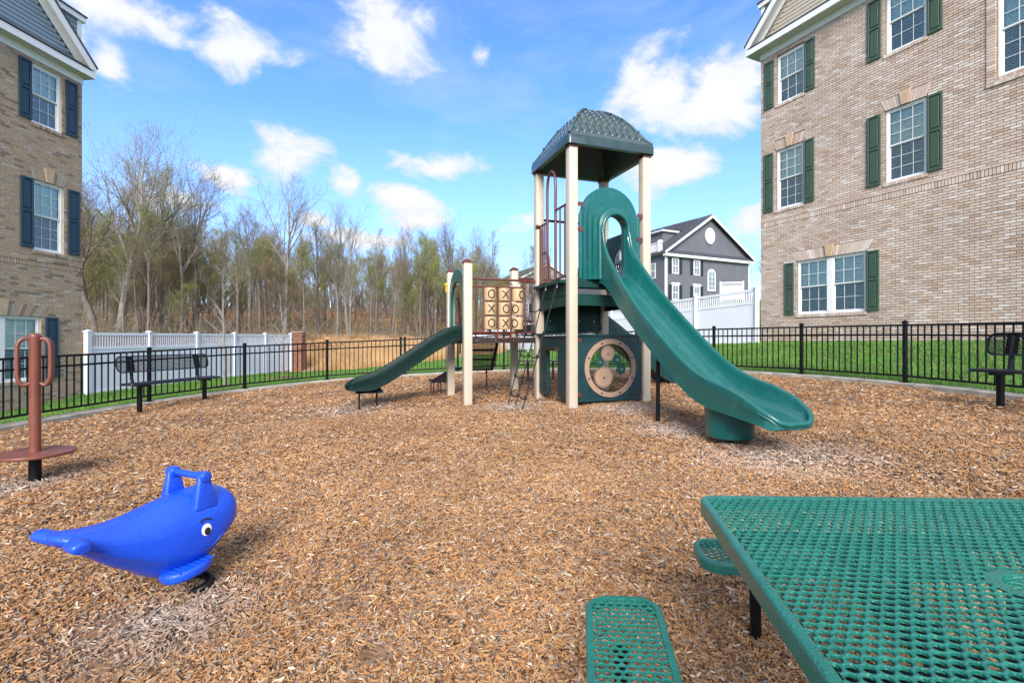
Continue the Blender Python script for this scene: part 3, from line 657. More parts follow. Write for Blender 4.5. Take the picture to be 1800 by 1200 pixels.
def shutter(W, parent, t0, t1, z0, z1, m):
    b = MB(); sw = .05
    W.slab(b, t0, t0 + sw, z0, z1, .0, .045); W.slab(b, t1 - sw, t1, z0, z1, .0, .045)
    zm = z0 + (z1 - z0) * .53
    for (a, c) in ((z0, z0 + .09), (zm - .045, zm + .03), (z1 - .06, z1)): W.slab(b, t0 + sw, t1 - sw, a, c, 0, .045)
    s = b.build('shutter', m, parent, bevel=.004, bseg=1)
    for (a, c) in ((z0 + .09, zm - .045), (zm + .03, z1 - .06)):
        p = MB(); g = .028
        q = [W.P(t, z, .02) for t, z in ((t0 + sw, a), (t1 - sw, a), (t1 - sw, c), (t0 + sw, c))]
        q2 = [W.P(t, z, .02) for t, z in ((t0 + sw + .01, a + .012), (t1 - sw - .01, a + .012), (t1 - sw - .01, c - .012), (t0 + sw + .01, c - .012))]
        q3 = [W.P(t, z, .038) for t, z in ((t0 + sw + g, a + g), (t1 - sw - g, a + g), (t1 - sw - g, c - g), (t0 + sw + g, c - g))]
        p.add(q + q2 + q3, [(0, 1, 5, 4), (1, 2, 6, 5), (2, 3, 7, 6), (3, 0, 4, 7), (4, 5, 9, 8), (5, 6, 10, 9), (6, 7, 11, 10), (7, 4, 8, 11), (8, 9, 10, 11)])
        p.build('raised_panel', m, s, recalc=False)
def lintel(W, parent, t0, t1, z, BR, keystone=True, h=.3):
    """fan of bricks over the opening with a keystone"""
    mid = (t0 + t1) / 2; half = (t1 - t0) / 2
    if keystone:
        b = MB(); poly = [(mid - .075, z), (mid + .075, z), (mid + .13, z + h + .06), (mid - .13, z + h + .06)]
        vs = [W.P(t, zz, .0) for t, zz in poly] + [W.P(t, zz, .045) for t, zz in poly]
        b.add(vs, [(4, 5, 6, 7), (0, 4, 7, 3), (1, 2, 6, 5), (2, 3, 7, 6), (0, 1, 5, 4)]); b.build('keystone', KEY, parent, bevel=.004, bseg=1)
    for sgn in (-1, 1):
        k0 = .085; n = int((half - k0) / .07)
        for k in range(n):
            a = k0 + (half - k0) * k / n; c = k0 + (half - k0) * (k + 1) / n
            sl = .34
            fa, fb = a + (a) * sl * .6 + .02, c + (c) * sl * .6 + .02
            b = MB(); poly = [(mid + sgn * (a + .004), z + .002), (mid + sgn * (c - .004), z + .002), (mid + sgn * (fb - .004), z + h), (mid + sgn * (fa + .004), z + h)]
            vs = [W.P(t, zz, .0) for t, zz in poly] + [W.P(t, zz, .013) for t, zz in poly]
            b.add(vs, [(4, 5, 6, 7), (0, 4, 7, 3), (1, 2, 6, 5), (2, 3, 7, 6), (0, 1, 5, 4)]); b.build('brick', BR, parent)
def sill(W, parent, t0, t1, z, BR):
    n = int((t1 - t0 + .08) / .07)
    key = 'sill' + BR.name
    for k in range(n):
        b = MB(); a = t0 - .04 + k * (t1 - t0 + .08) / n; c = a + (t1 - t0 + .08) / n
        W.slab(b, a + .004, c - .004, z - .085, z - .004, -.03, .032); b.build('brick', BR, parent)
    b = MB(); W.slab(b, t0 - .036, t1 + .036, z - .08, z - .01, -.03, .026); b.build('sill_mortar', MORT_R if BR is BR_R else MORT_L, parent)
def siding(W, parent, tl, tr, z0, z1, m, o=0.0, step=.115, shape=None):
    z = z0
    while z < z1 - .01:
        c = min(z + step, z1); a0, a1 = (tl, tr) if shape is None else shape((z + c) / 2)
        if a1 - a0 > .05:
            b = MB(); vs = [W.P(a0, z, o), W.P(a1, z, o), W.P(a1, z, o + .018), W.P(a0, z, o + .018), W.P(a0, c, o), W.P(a1, c, o), W.P(a1, c, o + .004), W.P(a0, c, o + .004)]
            b.add(vs, [(0, 1, 2, 3), (3, 2, 6, 7), (7, 6, 5, 4), (0, 3, 7, 4), (1, 5, 6, 2)]); b.build('siding_board', m, parent)
        z = c

def gable_top(W, parent, length, ze, m, pitch=1.0, OH=.36, SO=.28):
    """frieze, eaves box, pent roof strip, gable wall with boards, rakes"""
    b = MB(); W.slab(b, -.01, length, ze, ze + .2, -.02, .03); b.build('frieze_board', WHITEP, parent)
    b = MB(); W.slab(b, -SO, length, ze + .2, ze + .23, -.02, OH - .025); b.build('soffit', SOFF, parent)
    b = MB(); W.slab(b, -SO, length, ze + .2, ze + .38, OH - .023, OH + .01); W.slab(b, -SO - .02, -SO, ze + .2, ze + .38, -.6, OH + .01)
    W.slab(b, -SO, length, ze + .37, ze + .40, -.02, OH - .025); b.build('fascia', WHITEP, parent)
    b = MB()
    vs = [W.P(t, z, o) for t in (-SO + .02, length) for z, o in ((ze + .402, OH + .03), (ze + .42, OH + .03), (ze + .62, 0.02), (ze + .402, 0.02))]
    b.add(vs, [(0, 1, 2, 3), (7, 6, 5, 4), (0, 4, 5, 1), (1, 5, 6, 2), (2, 6, 7, 3), (3, 7, 4, 0)]); b.build('pent_roof', SHING, parent)
    half = length / 2; apex = ze + .4 + half * pitch
    siding(W, parent, 0, length, ze + .55, apex, m, shape=lambda z: ((z - ze - .4) / pitch + .05, length - (z - ze - .4) / pitch - .05))
    # rakes: barge board out on the overhang, a frieze against the wall, soffit between and shingles on top
    def rake(t0, z0, t1, z1, h, o0, o1, nm, mm):
        b = MB(); vs = [W.P(t, z + dz, o) for o in (o0, o1) for (t, z) in ((t0, z0), (t1, z1)) for dz in (0, h)]
        b.add(vs, [(0, 2, 3, 1), (4, 5, 7, 6), (0, 1, 5, 4), (2, 6, 7, 3), (1, 3, 7, 5), (0, 4, 6, 2)]); b.build(nm, mm, parent)
    for (t0, t1) in ((-SO - .02, half), (length + SO, half)):
        zb = ze + .27; za = zb + abs(t1 - t0) * pitch
        rake(t0, zb, t1, za, .25, OH - .01, OH + .025, 'barge_board', WHITEP)
        rake(t0, zb + .16, t1, za + .16, .035, .03, OH - .012, 'rake_soffit', SOFF)
        rake(t0, zb - .02, t1, za - .02, .20, .02, .045, 'rake_frieze', WHITEP)
        rake(t0 - (.03 if t0 < t1 else -.03), zb + .23, t1, za + .26, .035, -.05, OH + .06, 'roof', SHING)
        rake(t0 + (3.4 if t0 < t1 else -.03), zb + .23 + (3.4 if t0 < t1 else 0) * pitch, t1, za + .26, .035, -4.5, -.052, 'roof', SHING)
    # side wall of the roof terrace behind the rake
    b = MB(); W.slab(b, .0, 3.2, ze + .4, ze + 1.95, -3.5, -.06); b.build('terrace_core', m, parent)
    siding(W, parent, .1, 1.9, ze + .5, ze + 1.78, m, o=-.058)
    b = MB(); W.slab(b, -.02, .1, ze + .4, ze + 1.8, -.1, -.03); W.slab(b, -.1, 3.3, ze + 1.8, ze + 1.95, -3.6, .02); b.build('corner_board', WHITEP, parent)
    b = MB(); W.slab(b, -.13, 3.4, ze + 1.952, ze + 1.99, -3.6, .05); b.build('terrace_roof', SHING, parent)

def right_house():
    W = Wall((8.3, 16.5), (.435, -.9005), (-.9005, -.435))
    h = thing('brick_house', 'pale tan brick house with green shutters and cream siding gable on the right', 'house', W.P(0, 1.1))
    root = h.location.copy(); L = 12.0; z0, ze = 1.0, 10.44
    ops = [(.58, 1.49, 8.72, 10.28), (.56, 1.47, 5.34, 7.26), (3.73, 4.64, 8.70, 10.35), (3.72, 4.64, 5.30, 7.22), (1.26, 3.24, 1.94, 3.60), (5.98, 6.95, 7.03, 9.7), (9.0, 9.91, 5.34, 7.26), (9.0, 9.91, 8.7, 10.3)]
    fan = [(a - .03, b + .03, d, d + .3) for (a, b, c, d) in ops if d < 9]; 
    hole = ops + fan
    brick_house('x', W, L, z0, ze, hole, [('band', 4.86, 5.03)], BR_R, MORT_R, '', 9, h, ranknear=lambda b: (abs(b[2] - 2.4) + max(0, 6.0 - b[0]) * 3 + max(0, b[1] - 6.6) * 50) if b[2] > 1.1 else 999)
    m = MB(); [W.slab(m, a, b, d, d + .3, -.02, -.001) for (a, b, c, d) in fan and [(o[0] - .03, o[1] + .03, 0, o[3]) for o in ops if o[3] < 9]]; m.build('mortar_bed', MORT_R, h)
    for k, (a, b, c, d) in enumerate(ops):
        window(W, h, a, b, c, d, double=(b - a) > 1.5, rows=(2, 2) if (b - a) > 1.5 else ((2, 2) if c > 8 else (3, 3)), transom=(k == 5))
        sill(W, h, a, b, c, BR_R)
        if k != 5:
            shutter(W, h, a - .44 if k != 4 else a - .40, a - .1, c + .0, min(d - .02, 10.42), SHUTG); shutter(W, h, b + .02, b + .34, c + .0, min(d - .02, 10.42), SHUTG)
        if d < 9: lintel(W, h, a, b, d, BR_R)
    # projecting brick surround of the tall stair window
    b = MB()
    z = 6.95
    for k in range(40):
        W.slab(b, 5.80, 5.955, z + .004, z + .0628, -.01, .03); z += BH
    for k in range(17): W.slab(b, 5.80 + k * .07, 5.866 + k * .07, 6.86, 6.94, -.01, .045)
    tag(b.build('window_surround', BR_R, h), kind='stuff')
    b = MB(); t = 0
    while t < L: W.slab(b, t + .004, t + .2, 5.035, 5.09, -.01, .03); t += .203
    tag(b.build('projecting_course', BR_R, h), kind='stuff')
    gable_top(W, h, L, ze, SID_T)
    # return wall at the far corner (faces away from the view), plain
    W2 = Wall((8.3, 16.5), (.9005, .435), (-.435, .9005)); b = MB(); W2.slab(b, .0, 9, z0 - .6, ze + .2, -.1, 0); b.build('side_wall', BR_R, h)
    fixparent(h)
def left_house():
    W = Wall((-12.25, 14.1), (-.119, -.9929), (.9929, -.119))
    h = thing('brick_house', 'brown brick house with dark blue shutters and blue-grey siding gable on the left', 'house', W.P(0, -.5))
    L = 11.0; z0, ze = -1.0, 8.42
    ops = [(.57, 1.33, 6.78, 8.33), (.51, 1.29, 3.49, 5.33), (1.10, 2.90, .10, 1.76), (3.3, 4.08, 3.49, 5.33), (3.3, 4.08, 6.78, 8.3)]
    fans = [(a - .03, b + .03, d, d + .3) for (a, b, c, d) in ops if d < 8]
    brick_house('x', W, L, z0, ze, ops + fans, [('band', 3.02, 3.2)], BR_L, MORT_L, '', 9, h, ranknear=lambda b: (abs(b[2] - 1.8) + max(0, b[1] - 2.3) * 50))
    m = MB(); [W.slab(m, a, b, c, d, -.02, -.001) for (a, b, c, d) in fans]; m.build('mortar_bed', MORT_L, h)
    for k, (a, b, c, d) in enumerate(ops):
        window(W, h, a, b, c, d, double=(b - a) > 1.5, rows=(2, 2) if (b - a) > 1.5 or c > 6 else (3, 3)); sill(W, h, a, b, c, BR_L)
        shutter(W, h, a - .42, a - .1, c + .04, min(d, 8.38), SHUTB); shutter(W, h, b + .01, b + .31, c + .04, min(d, 8.38), SHUTB)
        if d < 8: lintel(W, h, a, b, d, BR_L)
    b = MB(); t = 0
    while t < L: W.slab(b, t + .004, t + .2, 3.205, 3.26, -.01, .03); t += .203
    tag(b.build('projecting_course', BR_L, h), kind='stuff')
    gable_top(W, h, L, ze, SID_B, OH=.28, SO=.12)
    W2 = Wall((-12.25, 14.1), (-.9929, .119), (.119, .9929)); b = MB(); W2.slab(b, .0, 9, z0 - .6, ze + .2, -.1, 0); b.build('side_wall', BR_L, h)
    fixparent(h)
def fixparent(h):
    """children were modelled in world coordinates: keep them there"""
    inv = Matrix.Translation(-h.location) if h.rotation_euler.z == 0 else (Matrix.Translation(h.location) @ Matrix.Rotation(h.rotation_euler.z, 4, 'Z')).inverted()
    for c in h.children:
        c.matrix_parent_inverse = inv
right_house(); left_house()

# ------------------------------------------------------------------ far grey houses
def far_house(K, g, r, width, length, zb, ze, label, m, gable=True, wins=(), arch=None, oval=True, balcony=True, sides=(), pitch=.82):
    g = Vector((*g, 0)).normalized(); r = Vector((*r, 0)).normalized()
    W = Wall(K, g, -r); h = thing('siding_house', label, 'house', (K[0], K[1], zb)); K3 = Vector((K[0], K[1], 0))
    b = MB(); vs = [K3 + g * a + r * c + Vector((0, 0, z)) for z in (zb - 2, ze) for (a, c) in ((0, 0), (width, 0), (width, length), (0, length))]
    b.add(vs, [(0, 1, 2, 3), (4, 5, 6, 7), (0, 1, 5, 4), (1, 2, 6, 5), (2, 3, 7, 6), (3, 0, 4, 7)]); b.build('wall', m, h)
    hf = width / 2; za = ze + .35 + hf * pitch
    # clapboards on the two visible faces: real overlapping boards, joined
    b = MB(); z = zb
    W2 = Wall(K, r, -g)
    while z < ze - .15:
        for w, l in ((W, width), (W2, length)):
            vs = [w.P(0, z, 0), w.P(l, z, 0), w.P(l, z, .03), w.P(0, z, .03), w.P(0, z + .2, .004), w.P(l, z + .2, .004)]
            b.add(vs, [(0, 1, 2, 3), (3, 2, 5, 4)])
        z += .2
    z = ze + .35
    while z < za - .3:
        s = (z - ze - .3) / pitch
        b.add([W.P(s, z, 0), W.P(width - s, z, 0), W.P(width - s, z, .03), W.P(s, z, .03), W.P(s + .2, z + .2, .004), W.P(width - s - .2, z + .2, .004)], [(0, 1, 2, 3), (3, 2, 5, 4)]); z += .2
    tag(b.build('siding', m, h, recalc=False), kind='stuff')
    b = MB(); b.add([W.P(-.1, ze, 0), W.P(width + .1, ze, 0), W.P(hf, za, 0), W.P(-.1, ze, -length), W.P(width + .1, ze, -length), W.P(hf, za, -length)], [(0, 1, 2), (3, 5, 4)]); b.build('gable', m, h)
    for (a0, a1) in ((-.55, hf), (width + .55, hf)):
        b = MB(); zz = ze - .1; vs = [W.P(t, z, o) for o in (.5, -length - .3) for (t, z) in ((a0, zz), (a1, za + .3 - .1), (a1, za + .42), (a0, zz + .12))]
        b.add(vs, [(0, 1, 2, 3), (7, 6, 5, 4), (0, 4, 5, 1), (1, 5, 6, 2), (2, 6, 7, 3), (3, 7, 4, 0)]); b.build('roof', SHING, h)
        b = MB(); vs = [W.P(t, z, o) for o in (.52, .56) for (t, z) in ((a0, zz - .12), (a1, za + .0), (a1, za + .33), (a0, zz + .16))]
        b.add(vs, [(0, 1, 2, 3), (7, 6, 5, 4), (0, 4, 5, 1), (1, 5, 6, 2), (2, 6, 7, 3), (3, 7, 4, 0)]); b.build('barge_board', WHITEP, h)
    b = MB(); W.slab(b, -.45, width + .45, ze - .42, ze - .12, .03, .42); b.build('frieze', WHITEP, h)
    b = MB(); vs = [W.P(t, z, o) for t in (-.3, width + .3) for z, o in ((ze - .118, .45), (ze - .05, .45), (ze + .38, .03), (ze - .118, .03))]
    b.add(vs, [(0, 1, 2, 3), (7, 6, 5, 4), (0, 4, 5, 1), (1, 5, 6, 2), (2, 6, 7, 3), (3, 7, 4, 0)]); b.build('pent_roof', SHING, h)
    b = MB(); W.slab(b, -.02, .14, zb, ze - .42, .03, .07); W2.slab(b, -.02, .14, zb, ze - .42, .03, .07); W.slab(b, width - .12, width, zb, ze - .42, .03, .07); b.build('corner_board', WHITEP, h)
    def win(w, a, c, z, hh, sh=True, cap=False):
        f = MB(); t0, t1 = a, a + c
        for (p, q, s, u) in ((t0, t0 + .1, z, z + hh), (t1 - .1, t1, z, z + hh), (t0 + .1, t1 - .1, z, z + .1), (t0 + .1, t1 - .1, z + hh - .1, z + hh), (t0 + .1, t1 - .1, z + hh / 2 - .04, z + hh / 2 + .04)): w.slab(f, p, q, s, u, .03, .09)
        w.slab(f, (t0 + t1) / 2 - .02, (t0 + t1) / 2 + .02, z + .1, z + hh - .1, .055, .07)
        if cap: w.slab(f, t0 - .1, t1 + .1, z + hh, z + hh + .25, .03, .14)
        o = f.build('window', WHITEP, h); p = MB(); w.slab(p, t0 + .1, t1 - .1, z + .1, z + hh - .1, .035, .05); p.build('pane', FARGLASS, o)
        if sh:
            for s0 in (t0 - .5, t1 + .08):
                s = MB(); w.slab(s, s0, s0 + .42, z, z + hh, .03, .08); s.build('shutter', DARKSH, h)
    for a in wins: win(W, *a)
    for a in sides: win(W2, *a)
    if arch:
        a, c, z, hh = arch; o = MB(); n = 14; r0 = c / 2
        outer = [(a, z), (a + c, z), (a + c, z + hh)] + [(a + r0 + r0 * math.cos(math.pi * k / n), z + hh + r0 * math.sin(math.pi * k / n)) for k in range(1, n)] + [(a, z + hh)]
        o.prism(outer, W.P(0, 0, .03), W.e, (0, 0, 1), .08, W.n); ob = o.build('window', WHITEP, h); r1 = r0 - .16
        inner = [(a + .16, z + .16), (a + c - .16, z + .16), (a + c - .16, z + hh)] + [(a + r0 + r1 * math.cos(math.pi * k / n), z + hh + r1 * math.sin(math.pi * k / n)) for k in range(1, n)] + [(a + .16, z + hh)]
        p = MB(); p.prism(inner, W.P(0, 0, .112), W.e, (0, 0, 1), .01, W.n); p.build('pane', FARGLASS, ob)
        m_ = MB(); W.slab(m_, a + r0 - .03, a + r0 + .03, z + .16, z + hh + r1, .124, .14)
        for k in range(4): W.slab(m_, a + .16, a + c - .16, z + .16 + k * hh / 3.6 + .4, z + .2 + k * hh / 3.6 + .4, .125, .139)
        m_.build('muntin', WHITEP, ob)
    if oval:
        o = MB(); o.prism([(hf + .75 * math.cos(2 * math.pi * k / 20), ze + .35 + hf * pitch * .5 + .95 * math.sin(2 * math.pi * k / 20)) for k in range(20)], W.P(0, 0, .03), W.e, (0, 0, 1), .12, W.n); o.build('oval_vent', WHITEP, h)
        o = MB(); o.prism([(hf + .55 * math.cos(2 * math.pi * k / 20), ze + .35 + hf * pitch * .5 + .72 * math.sin(2 * math.pi * k / 20)) for k in range(20)], W.P(0, 0, .152), W.e, (0, 0, 1), .03, W.n); o.build('vent_louvre', VINYL, h)
    if balcony:
        # roof terrace cut into the side of the roof: dormer wall and white railing
        b = MB(); W2.slab(b, 2.2, length, ze - .1, ze + 2.9, -3.6, -1.6); b.build('dormer', m, h)
        b = MB(); W2.slab(b, 1.9, length, ze + 2.9, ze + 3.15, -3.9, -1.2); b.build('dormer_eave', WHITEP, h)
        b = MB(); vs = [W2.P(t, z, o) for t in (1.8, length) for z, o in ((ze + 3.16, -1.1), (ze + 3.25, -1.1), (za + .45, -hf), (ze + 3.16, -hf))]
        b.add(vs, [(0, 1, 2, 3), (7, 6, 5, 4), (0, 4, 5, 1), (1, 5, 6, 2), (2, 6, 7, 3), (3, 7, 4, 0)]); b.build('dormer_roof', SHING, h)
        b = MB(); W2.slab(b, .3, length, ze - .12, ze + .05, -1.5, .35); b.build('terrace_floor', WHITEP, h)
        b = MB(); W2.slab(b, .6, 1.0, ze + .05, ze + 1.5, -.05, .3); W2.slab(b, .3, 8, ze + 1.2, ze + 1.3, .1, .22); W2.slab(b, .3, 8, ze + .15, ze + .22, .1, .22)
        t = 1.0
        while t < 8: W2.slab(b, t, t + .06, ze + .22, ze + 1.2, .13, .18); t += .16
        for t in (2.6, 5.2): W2.slab(b, t, t + .16, ze + .05, ze + 1.45, .06, .24)
        b.build('railing', VINYL, h)
    # small roof vents
    b = MB(); 
    for (t, s) in ((3.0, 4.2), (3.6, 7.5)): b.cyl(W.P(t + 1, ze + s * .75 - .1, -3 - t), W.P(t + 1, ze + s * .75 + .7, -3 - t), .12, 8)
    fixparent(h)
FARGLASS = mat('far_window_glass', (.2, .24, .25), .12, var=.3, vscale=1, spec=.8)
DARKSH = mat('black_shutter', (.018, .019, .026), .6)
far_house((17.1, 55), (.9, .435), (-.435, .9), 13.3, 18, 4.3, 11.0, 'dark grey sided house with white oval vent in its gable beyond the white fence', SID_G,
          wins=[(.85, 1.0, 8.7, 1.75), (4.1, 1.0, 8.7, 1.75), (.85, 1.0, 5.75, 1.7, True, True), (4.1, 1.0, 5.75, 1.7, True, True)],
          arch=(6.3, 1.25, 7.0, 1.95), sides=[(1.6, 1.3, 8.3, 1.75, False), (6, 1.3, 8.3, 1.75, False), (1.6, 1.3, 5.6, 1.75, False), (6, 1.3, 5.6, 1.75, False)], pitch=.62)
far_house((1.3, 92), (.9, .435), (-.435, .9), 12, 14, 1.5, 12.6, 'distant pale grey sided house seen behind the climbing frame', SID_L,
          wins=[(.9, 1.1, 10, 1.7), (3.6, 1.1, 10, 1.7), (6.2, 1.1, 10, 1.7), (.9, 1.1, 6.6, 1.7), (3.6, 1.1, 6.6, 1.7), (6.2, 1.1, 6.6, 1.7), (.9, 1.1, 3.4, 1.7), (3.6, 1.1, 3.4, 1.7)], oval=False, balcony=False, pitch=.45)
far_house((12, 74), (.9, .435), (-.435, .9), 13, 16, 1.5, 9.8, 'distant mid grey sided house mostly hidden behind the play tower', SID_G,
          wins=[(.9, 1.1, 7, 1.6), (4, 1.1, 7, 1.6), (.9, 1.1, 4, 1.6), (4, 1.1, 4, 1.6)], oval=False, balcony=False, pitch=.35)

# ------------------------------------------------------------------ white vinyl fences and pier
def vinyl_fence(pts, zs, label, hh=1.83):
    """pts: post positions, zs: ground heights"""
    f = thing('vinyl_fence', label, 'fence', (pts[0][0], pts[0][1], zs[0])); cache = {}
    for i, (p, z) in enumerate(zip(pts, zs)):
        b = MB(); b.box((p[0], p[1], z + (hh + .02) / 2 - .1), (.127, .127, hh + .02 + .2)); ob = b.build('post', VINYL, f)
        c = MB(); c.box((p[0], p[1], z + hh + .03), (.165, .165, .03)); c.box((p[0], p[1], z + hh + .065), (.145, .145, .04), taper=.2); c.build('post_cap', VINYL, ob)
    for i in range(len(pts) - 1):
        a = Vector((*pts[i], 0)); b_ = Vector((*pts[i + 1], 0)); d = (b_ - a).normalized(); a = a + d * .065; b_ = b_ - d * .065; za, zb = zs[i], zs[i + 1]; L = (b_ - a).length
        def q(t, h): return a + (b_ - a) * t + Vector((0, 0, lerp(za, zb, t) + h))
        for (h0, w) in ((.1, .09), (hh - .45, .09), (hh - .04, .08)):
            r = MB(); r.beam(q(0, h0), q(1, h0), .05, w); r.build('rail', VINYL, f)
        n = int(L / .15)
        for k in range(n):
            t0, t1 = k / n, (k + 1) / n; nrm = d.cross(Vector((0, 0, 1))) * .011; g = .0025 / L
            bm_ = MB(); vs = []
            for s in (-1, 1): vs += [q(t0 + g, .14) + nrm * s, q(t1 - g, .14) + nrm * s, q(t1 - g, hh - .49) + nrm * s, q(t0 + g, hh - .49) + nrm * s]
            bm_.add(vs, [(0, 1, 2, 3), (7, 6, 5, 4), (0, 4, 5, 1), (1, 5, 6, 2), (2, 6, 7, 3), (3, 7, 4, 0)]); bm_.build('board', VINYL, f)
        n = int(L / .085)
        for k in range(n):
            t = (k + .5) / n; bm_ = MB(); bm_.beam(q(t, hh - .41), q(t, hh - .08), .038, .02, up=d); bm_.build('picket', VINYL, f)
    fixparent(f)
def pts_line(A, B, n): return [(lerp(A[0], B[0], k / n), lerp(A[1], B[1], k / n)) for k in range(n + 1)]
P = pts_line((-12.16, 14.18), (-11.05, 24.7), 5); vinyl_fence(P, [lerp(-.46, -.37, k / 5) for k in range(6)], 'white vinyl privacy fence running from the brown brick house to the brick pier')
P = pts_line((7.95, 16.1), (4.7, 23.3), 3) + pts_line((4.7, 23.3), (-4.6, 53), 13)[1:]
zs = [1.0, .93, .86, .76] + [lerp(.76, .1, (k + 1) / 13) for k in range(13)]
vinyl_fence(P, zs, 'white vinyl privacy fence sloping away from the pale brick house')
P = pts_line((20.2, 48), (22.6, 48.4), 1); vinyl_fence(P, [5.1, 5.2], 'short white vinyl fence beside the grey house, standing above the long fence', 1.75)
def pier():
    h = thing('brick_pier', 'red brick pier at the end of the left white fence', 'pier', (-10.75, 25.1, -.37)); x, y = -10.8, 25.1; s = .25; st = MB(); z = -.5; row = 0
    c = MB(); c.box((x, y, .5), (.48, .48, 2.0)); c.build('mortar_core', MORT_R, h)
    while z < 1.58:
        ss = s + (.04 if z > 1.36 else 0)
        for k in range(3):
            o = -.25 + .165 * k + (.0 if row % 2 else .0); st.box((x + o + .0825, y - ss + .05, z + .034), (.157, .1, .058)); st.box((x + ss - .05, y + o + .0825, z + .034), (.1, .157, .058)); st.box((x - ss + .05, y + o + .0825, z + .034), (.1, .157, .058))
        z += .068; row += 1
    st.build('brick_course', BR_P, h); tag(h.children[-1], kind='stuff')
    b = MB(); b.box((x, y, 1.59), (.6, .6, .05)); b.build('pier_cap', CONC, h, bevel=.01); fixparent(h)
pier()

# ------------------------------------------------------------------ black metal fence
def metal_fence():
    f = thing('metal_fence', 'black metal picket fence curving round the playground', 'fence', (POSTS[0][0], POSTS[0][1], plane(*POSTS[0])))
    pk = MB(); pk.box((0, 0, .39), (.016, .016, .78)); pkm = pk.mesh('picket', BLACK)
    po = MB(); po.box((0, 0, .47), (.052, .052, .94)); po.box((0, 0, .955), (.064, .064, .03)); po.box((0, 0, .975), (.05, .05, .02), taper=.4); pom = po.mesh('post', BLACK, bevel=.002, bseg=1)
    ba = MB(); ba.box((0, 0, .005), (.11, .11, .01)); bam = ba.mesh('base_plate', BLACK)
    for i, p in enumerate(POSTS):
        z = plane(*p) + .062; t = Vector((*POSTS[min(i + 1, len(POSTS) - 1)], 0)) - Vector((*POSTS[max(i - 1, 0)], 0)); rz = math.atan2(t.y, t.x)
        o = obj('post', pom, f, (p[0], p[1], z), (0, 0, rz)); obj('base_plate', bam, o)
        if i == 7: o = obj('post', pom, f, (p[0] + .1, p[1] + .03, z), (0, 0, rz)); obj('base_plate', bam, o)
    for i in range(len(POSTS) - 1):
        a = Vector((*POSTS[i], plane(*POSTS[i]) + .062)); b_ = Vector((*POSTS[i + 1], plane(*POSTS[i + 1]) + .062))
        for h, w in ((.905, .032), (.75, .03), (.1, .03)):
            r = MB(); r.beam(a + Vector((0, 0, h)), b_ + Vector((0, 0, h)), .028, w); r.build('rail', BLACK, f)
        L = (b_ - a).length; n = max(6, round(L / .108)); rz = math.atan2(b_.y - a.y, b_.x - a.x)
        for k in range(1, n):
            p = a.lerp(b_, k / n); obj('picket', pkm, f, (p.x, p.y, p.z + .11), (0, 0, rz))
    fixparent(f)
metal_fence()

# ------------------------------------------------------------------ perforated sheet
def perforated(b, inside_fn, w, h, pitch, rad, z=0, thick=.006, seg=10, tf=None):
    """hexagonally staggered holes in a flat sheet, centred on the origin"""
    dx = pitch; dy = pitch * math.sqrt(3) / 2; ny = int(h / dy / 2) + 1; nx = int(w / dx / 2) + 2
    tf = tf or (lambda p: p); R0 = pitch / math.sqrt(3)
    hexv = [(R0 * math.cos(math.pi / 6 + k * math.pi / 3), R0 * math.sin(math.pi / 6 + k * math.pi / 3)) for k in range(6)]
    ring = []
    for k in range(6):
        a = hexv[k]; c = hexv[(k + 1) % 6]; ring.append(a); ring.append(((a[0] + c[0]) / 2, (a[1] + c[1]) / 2))
    n = 12
    for j in range(-ny, ny + 1):
        for i in range(-nx, nx + 1):
            cx = i * dx + (dx / 2 if j % 2 else 0); cy = j * dy
            if not inside_fn(cx, cy): continue
            vs = [tf((cx + x, cy + y, z)) for x, y in ring]
            cir = [(cx + rad * math.cos(math.pi / 6 + k * math.pi / 6), cy + rad * math.sin(math.pi / 6 + k * math.pi / 6)) for k in range(n)]
            vs += [tf((x, y, z - .0015)) for x, y in cir] + [tf((x, y, z - thick)) for x, y in cir]
            fs = [(k, (k + 1) % n, n + (k + 1) % n, n + k) for k in range(n)] + [(n + k, n + (k + 1) % n, 2 * n + (k + 1) % n, 2 * n + k) for k in range(n)]
            b.add(vs, fs)
def rrect(w, h, r, n=6):
    out = []
    for (cx, cy, a0) in ((w / 2 - r, h / 2 - r, 0), (-w / 2 + r, h / 2 - r, 90), (-w / 2 + r, -h / 2 + r, 180), (w / 2 - r, -h / 2 + r, 270)):
        for k in range(n + 1): a = R(a0 + 90 * k / n); out.append((cx + r * math.cos(a), cy + r * math.sin(a)))
    return out
def inrr(w, h, r):
    def f(x, y):
        x, y = abs(x), abs(y)
        if x > w / 2 or y > h / 2: return False
        if x > w / 2 - r and y > h / 2 - r: return math.hypot(x - w / 2 + r, y - h / 2 + r) <= r
        return True
    return f
def rim(b, w, h, r, rw, z_top, z_bot, tf=None, cr=.008):
    """rim running round a rounded rectangle: flat top strip of width rw rolling over to a skirt"""
    tf = tf or (lambda p: p)
    prof = [(-rw, z_top - .001), (-cr, z_top)] + [(-cr + cr * math.sin(a), z_top - cr + cr * math.cos(a)) for a in (R(30), R(60), R(90))] + [(0, z_bot), (-.012, z_bot), (-.012, z_top - .012), (-rw, z_top - .012)]
    rows = []
    for (o, z) in prof:
        rr = max(r + o, .003); P = rrect(w + 2 * o, h + 2 * o, rr); rows.append([tf((x, y, z)) for x, y in P + P[:1]])
    rows.append(rows[0]); b.grid(rows)

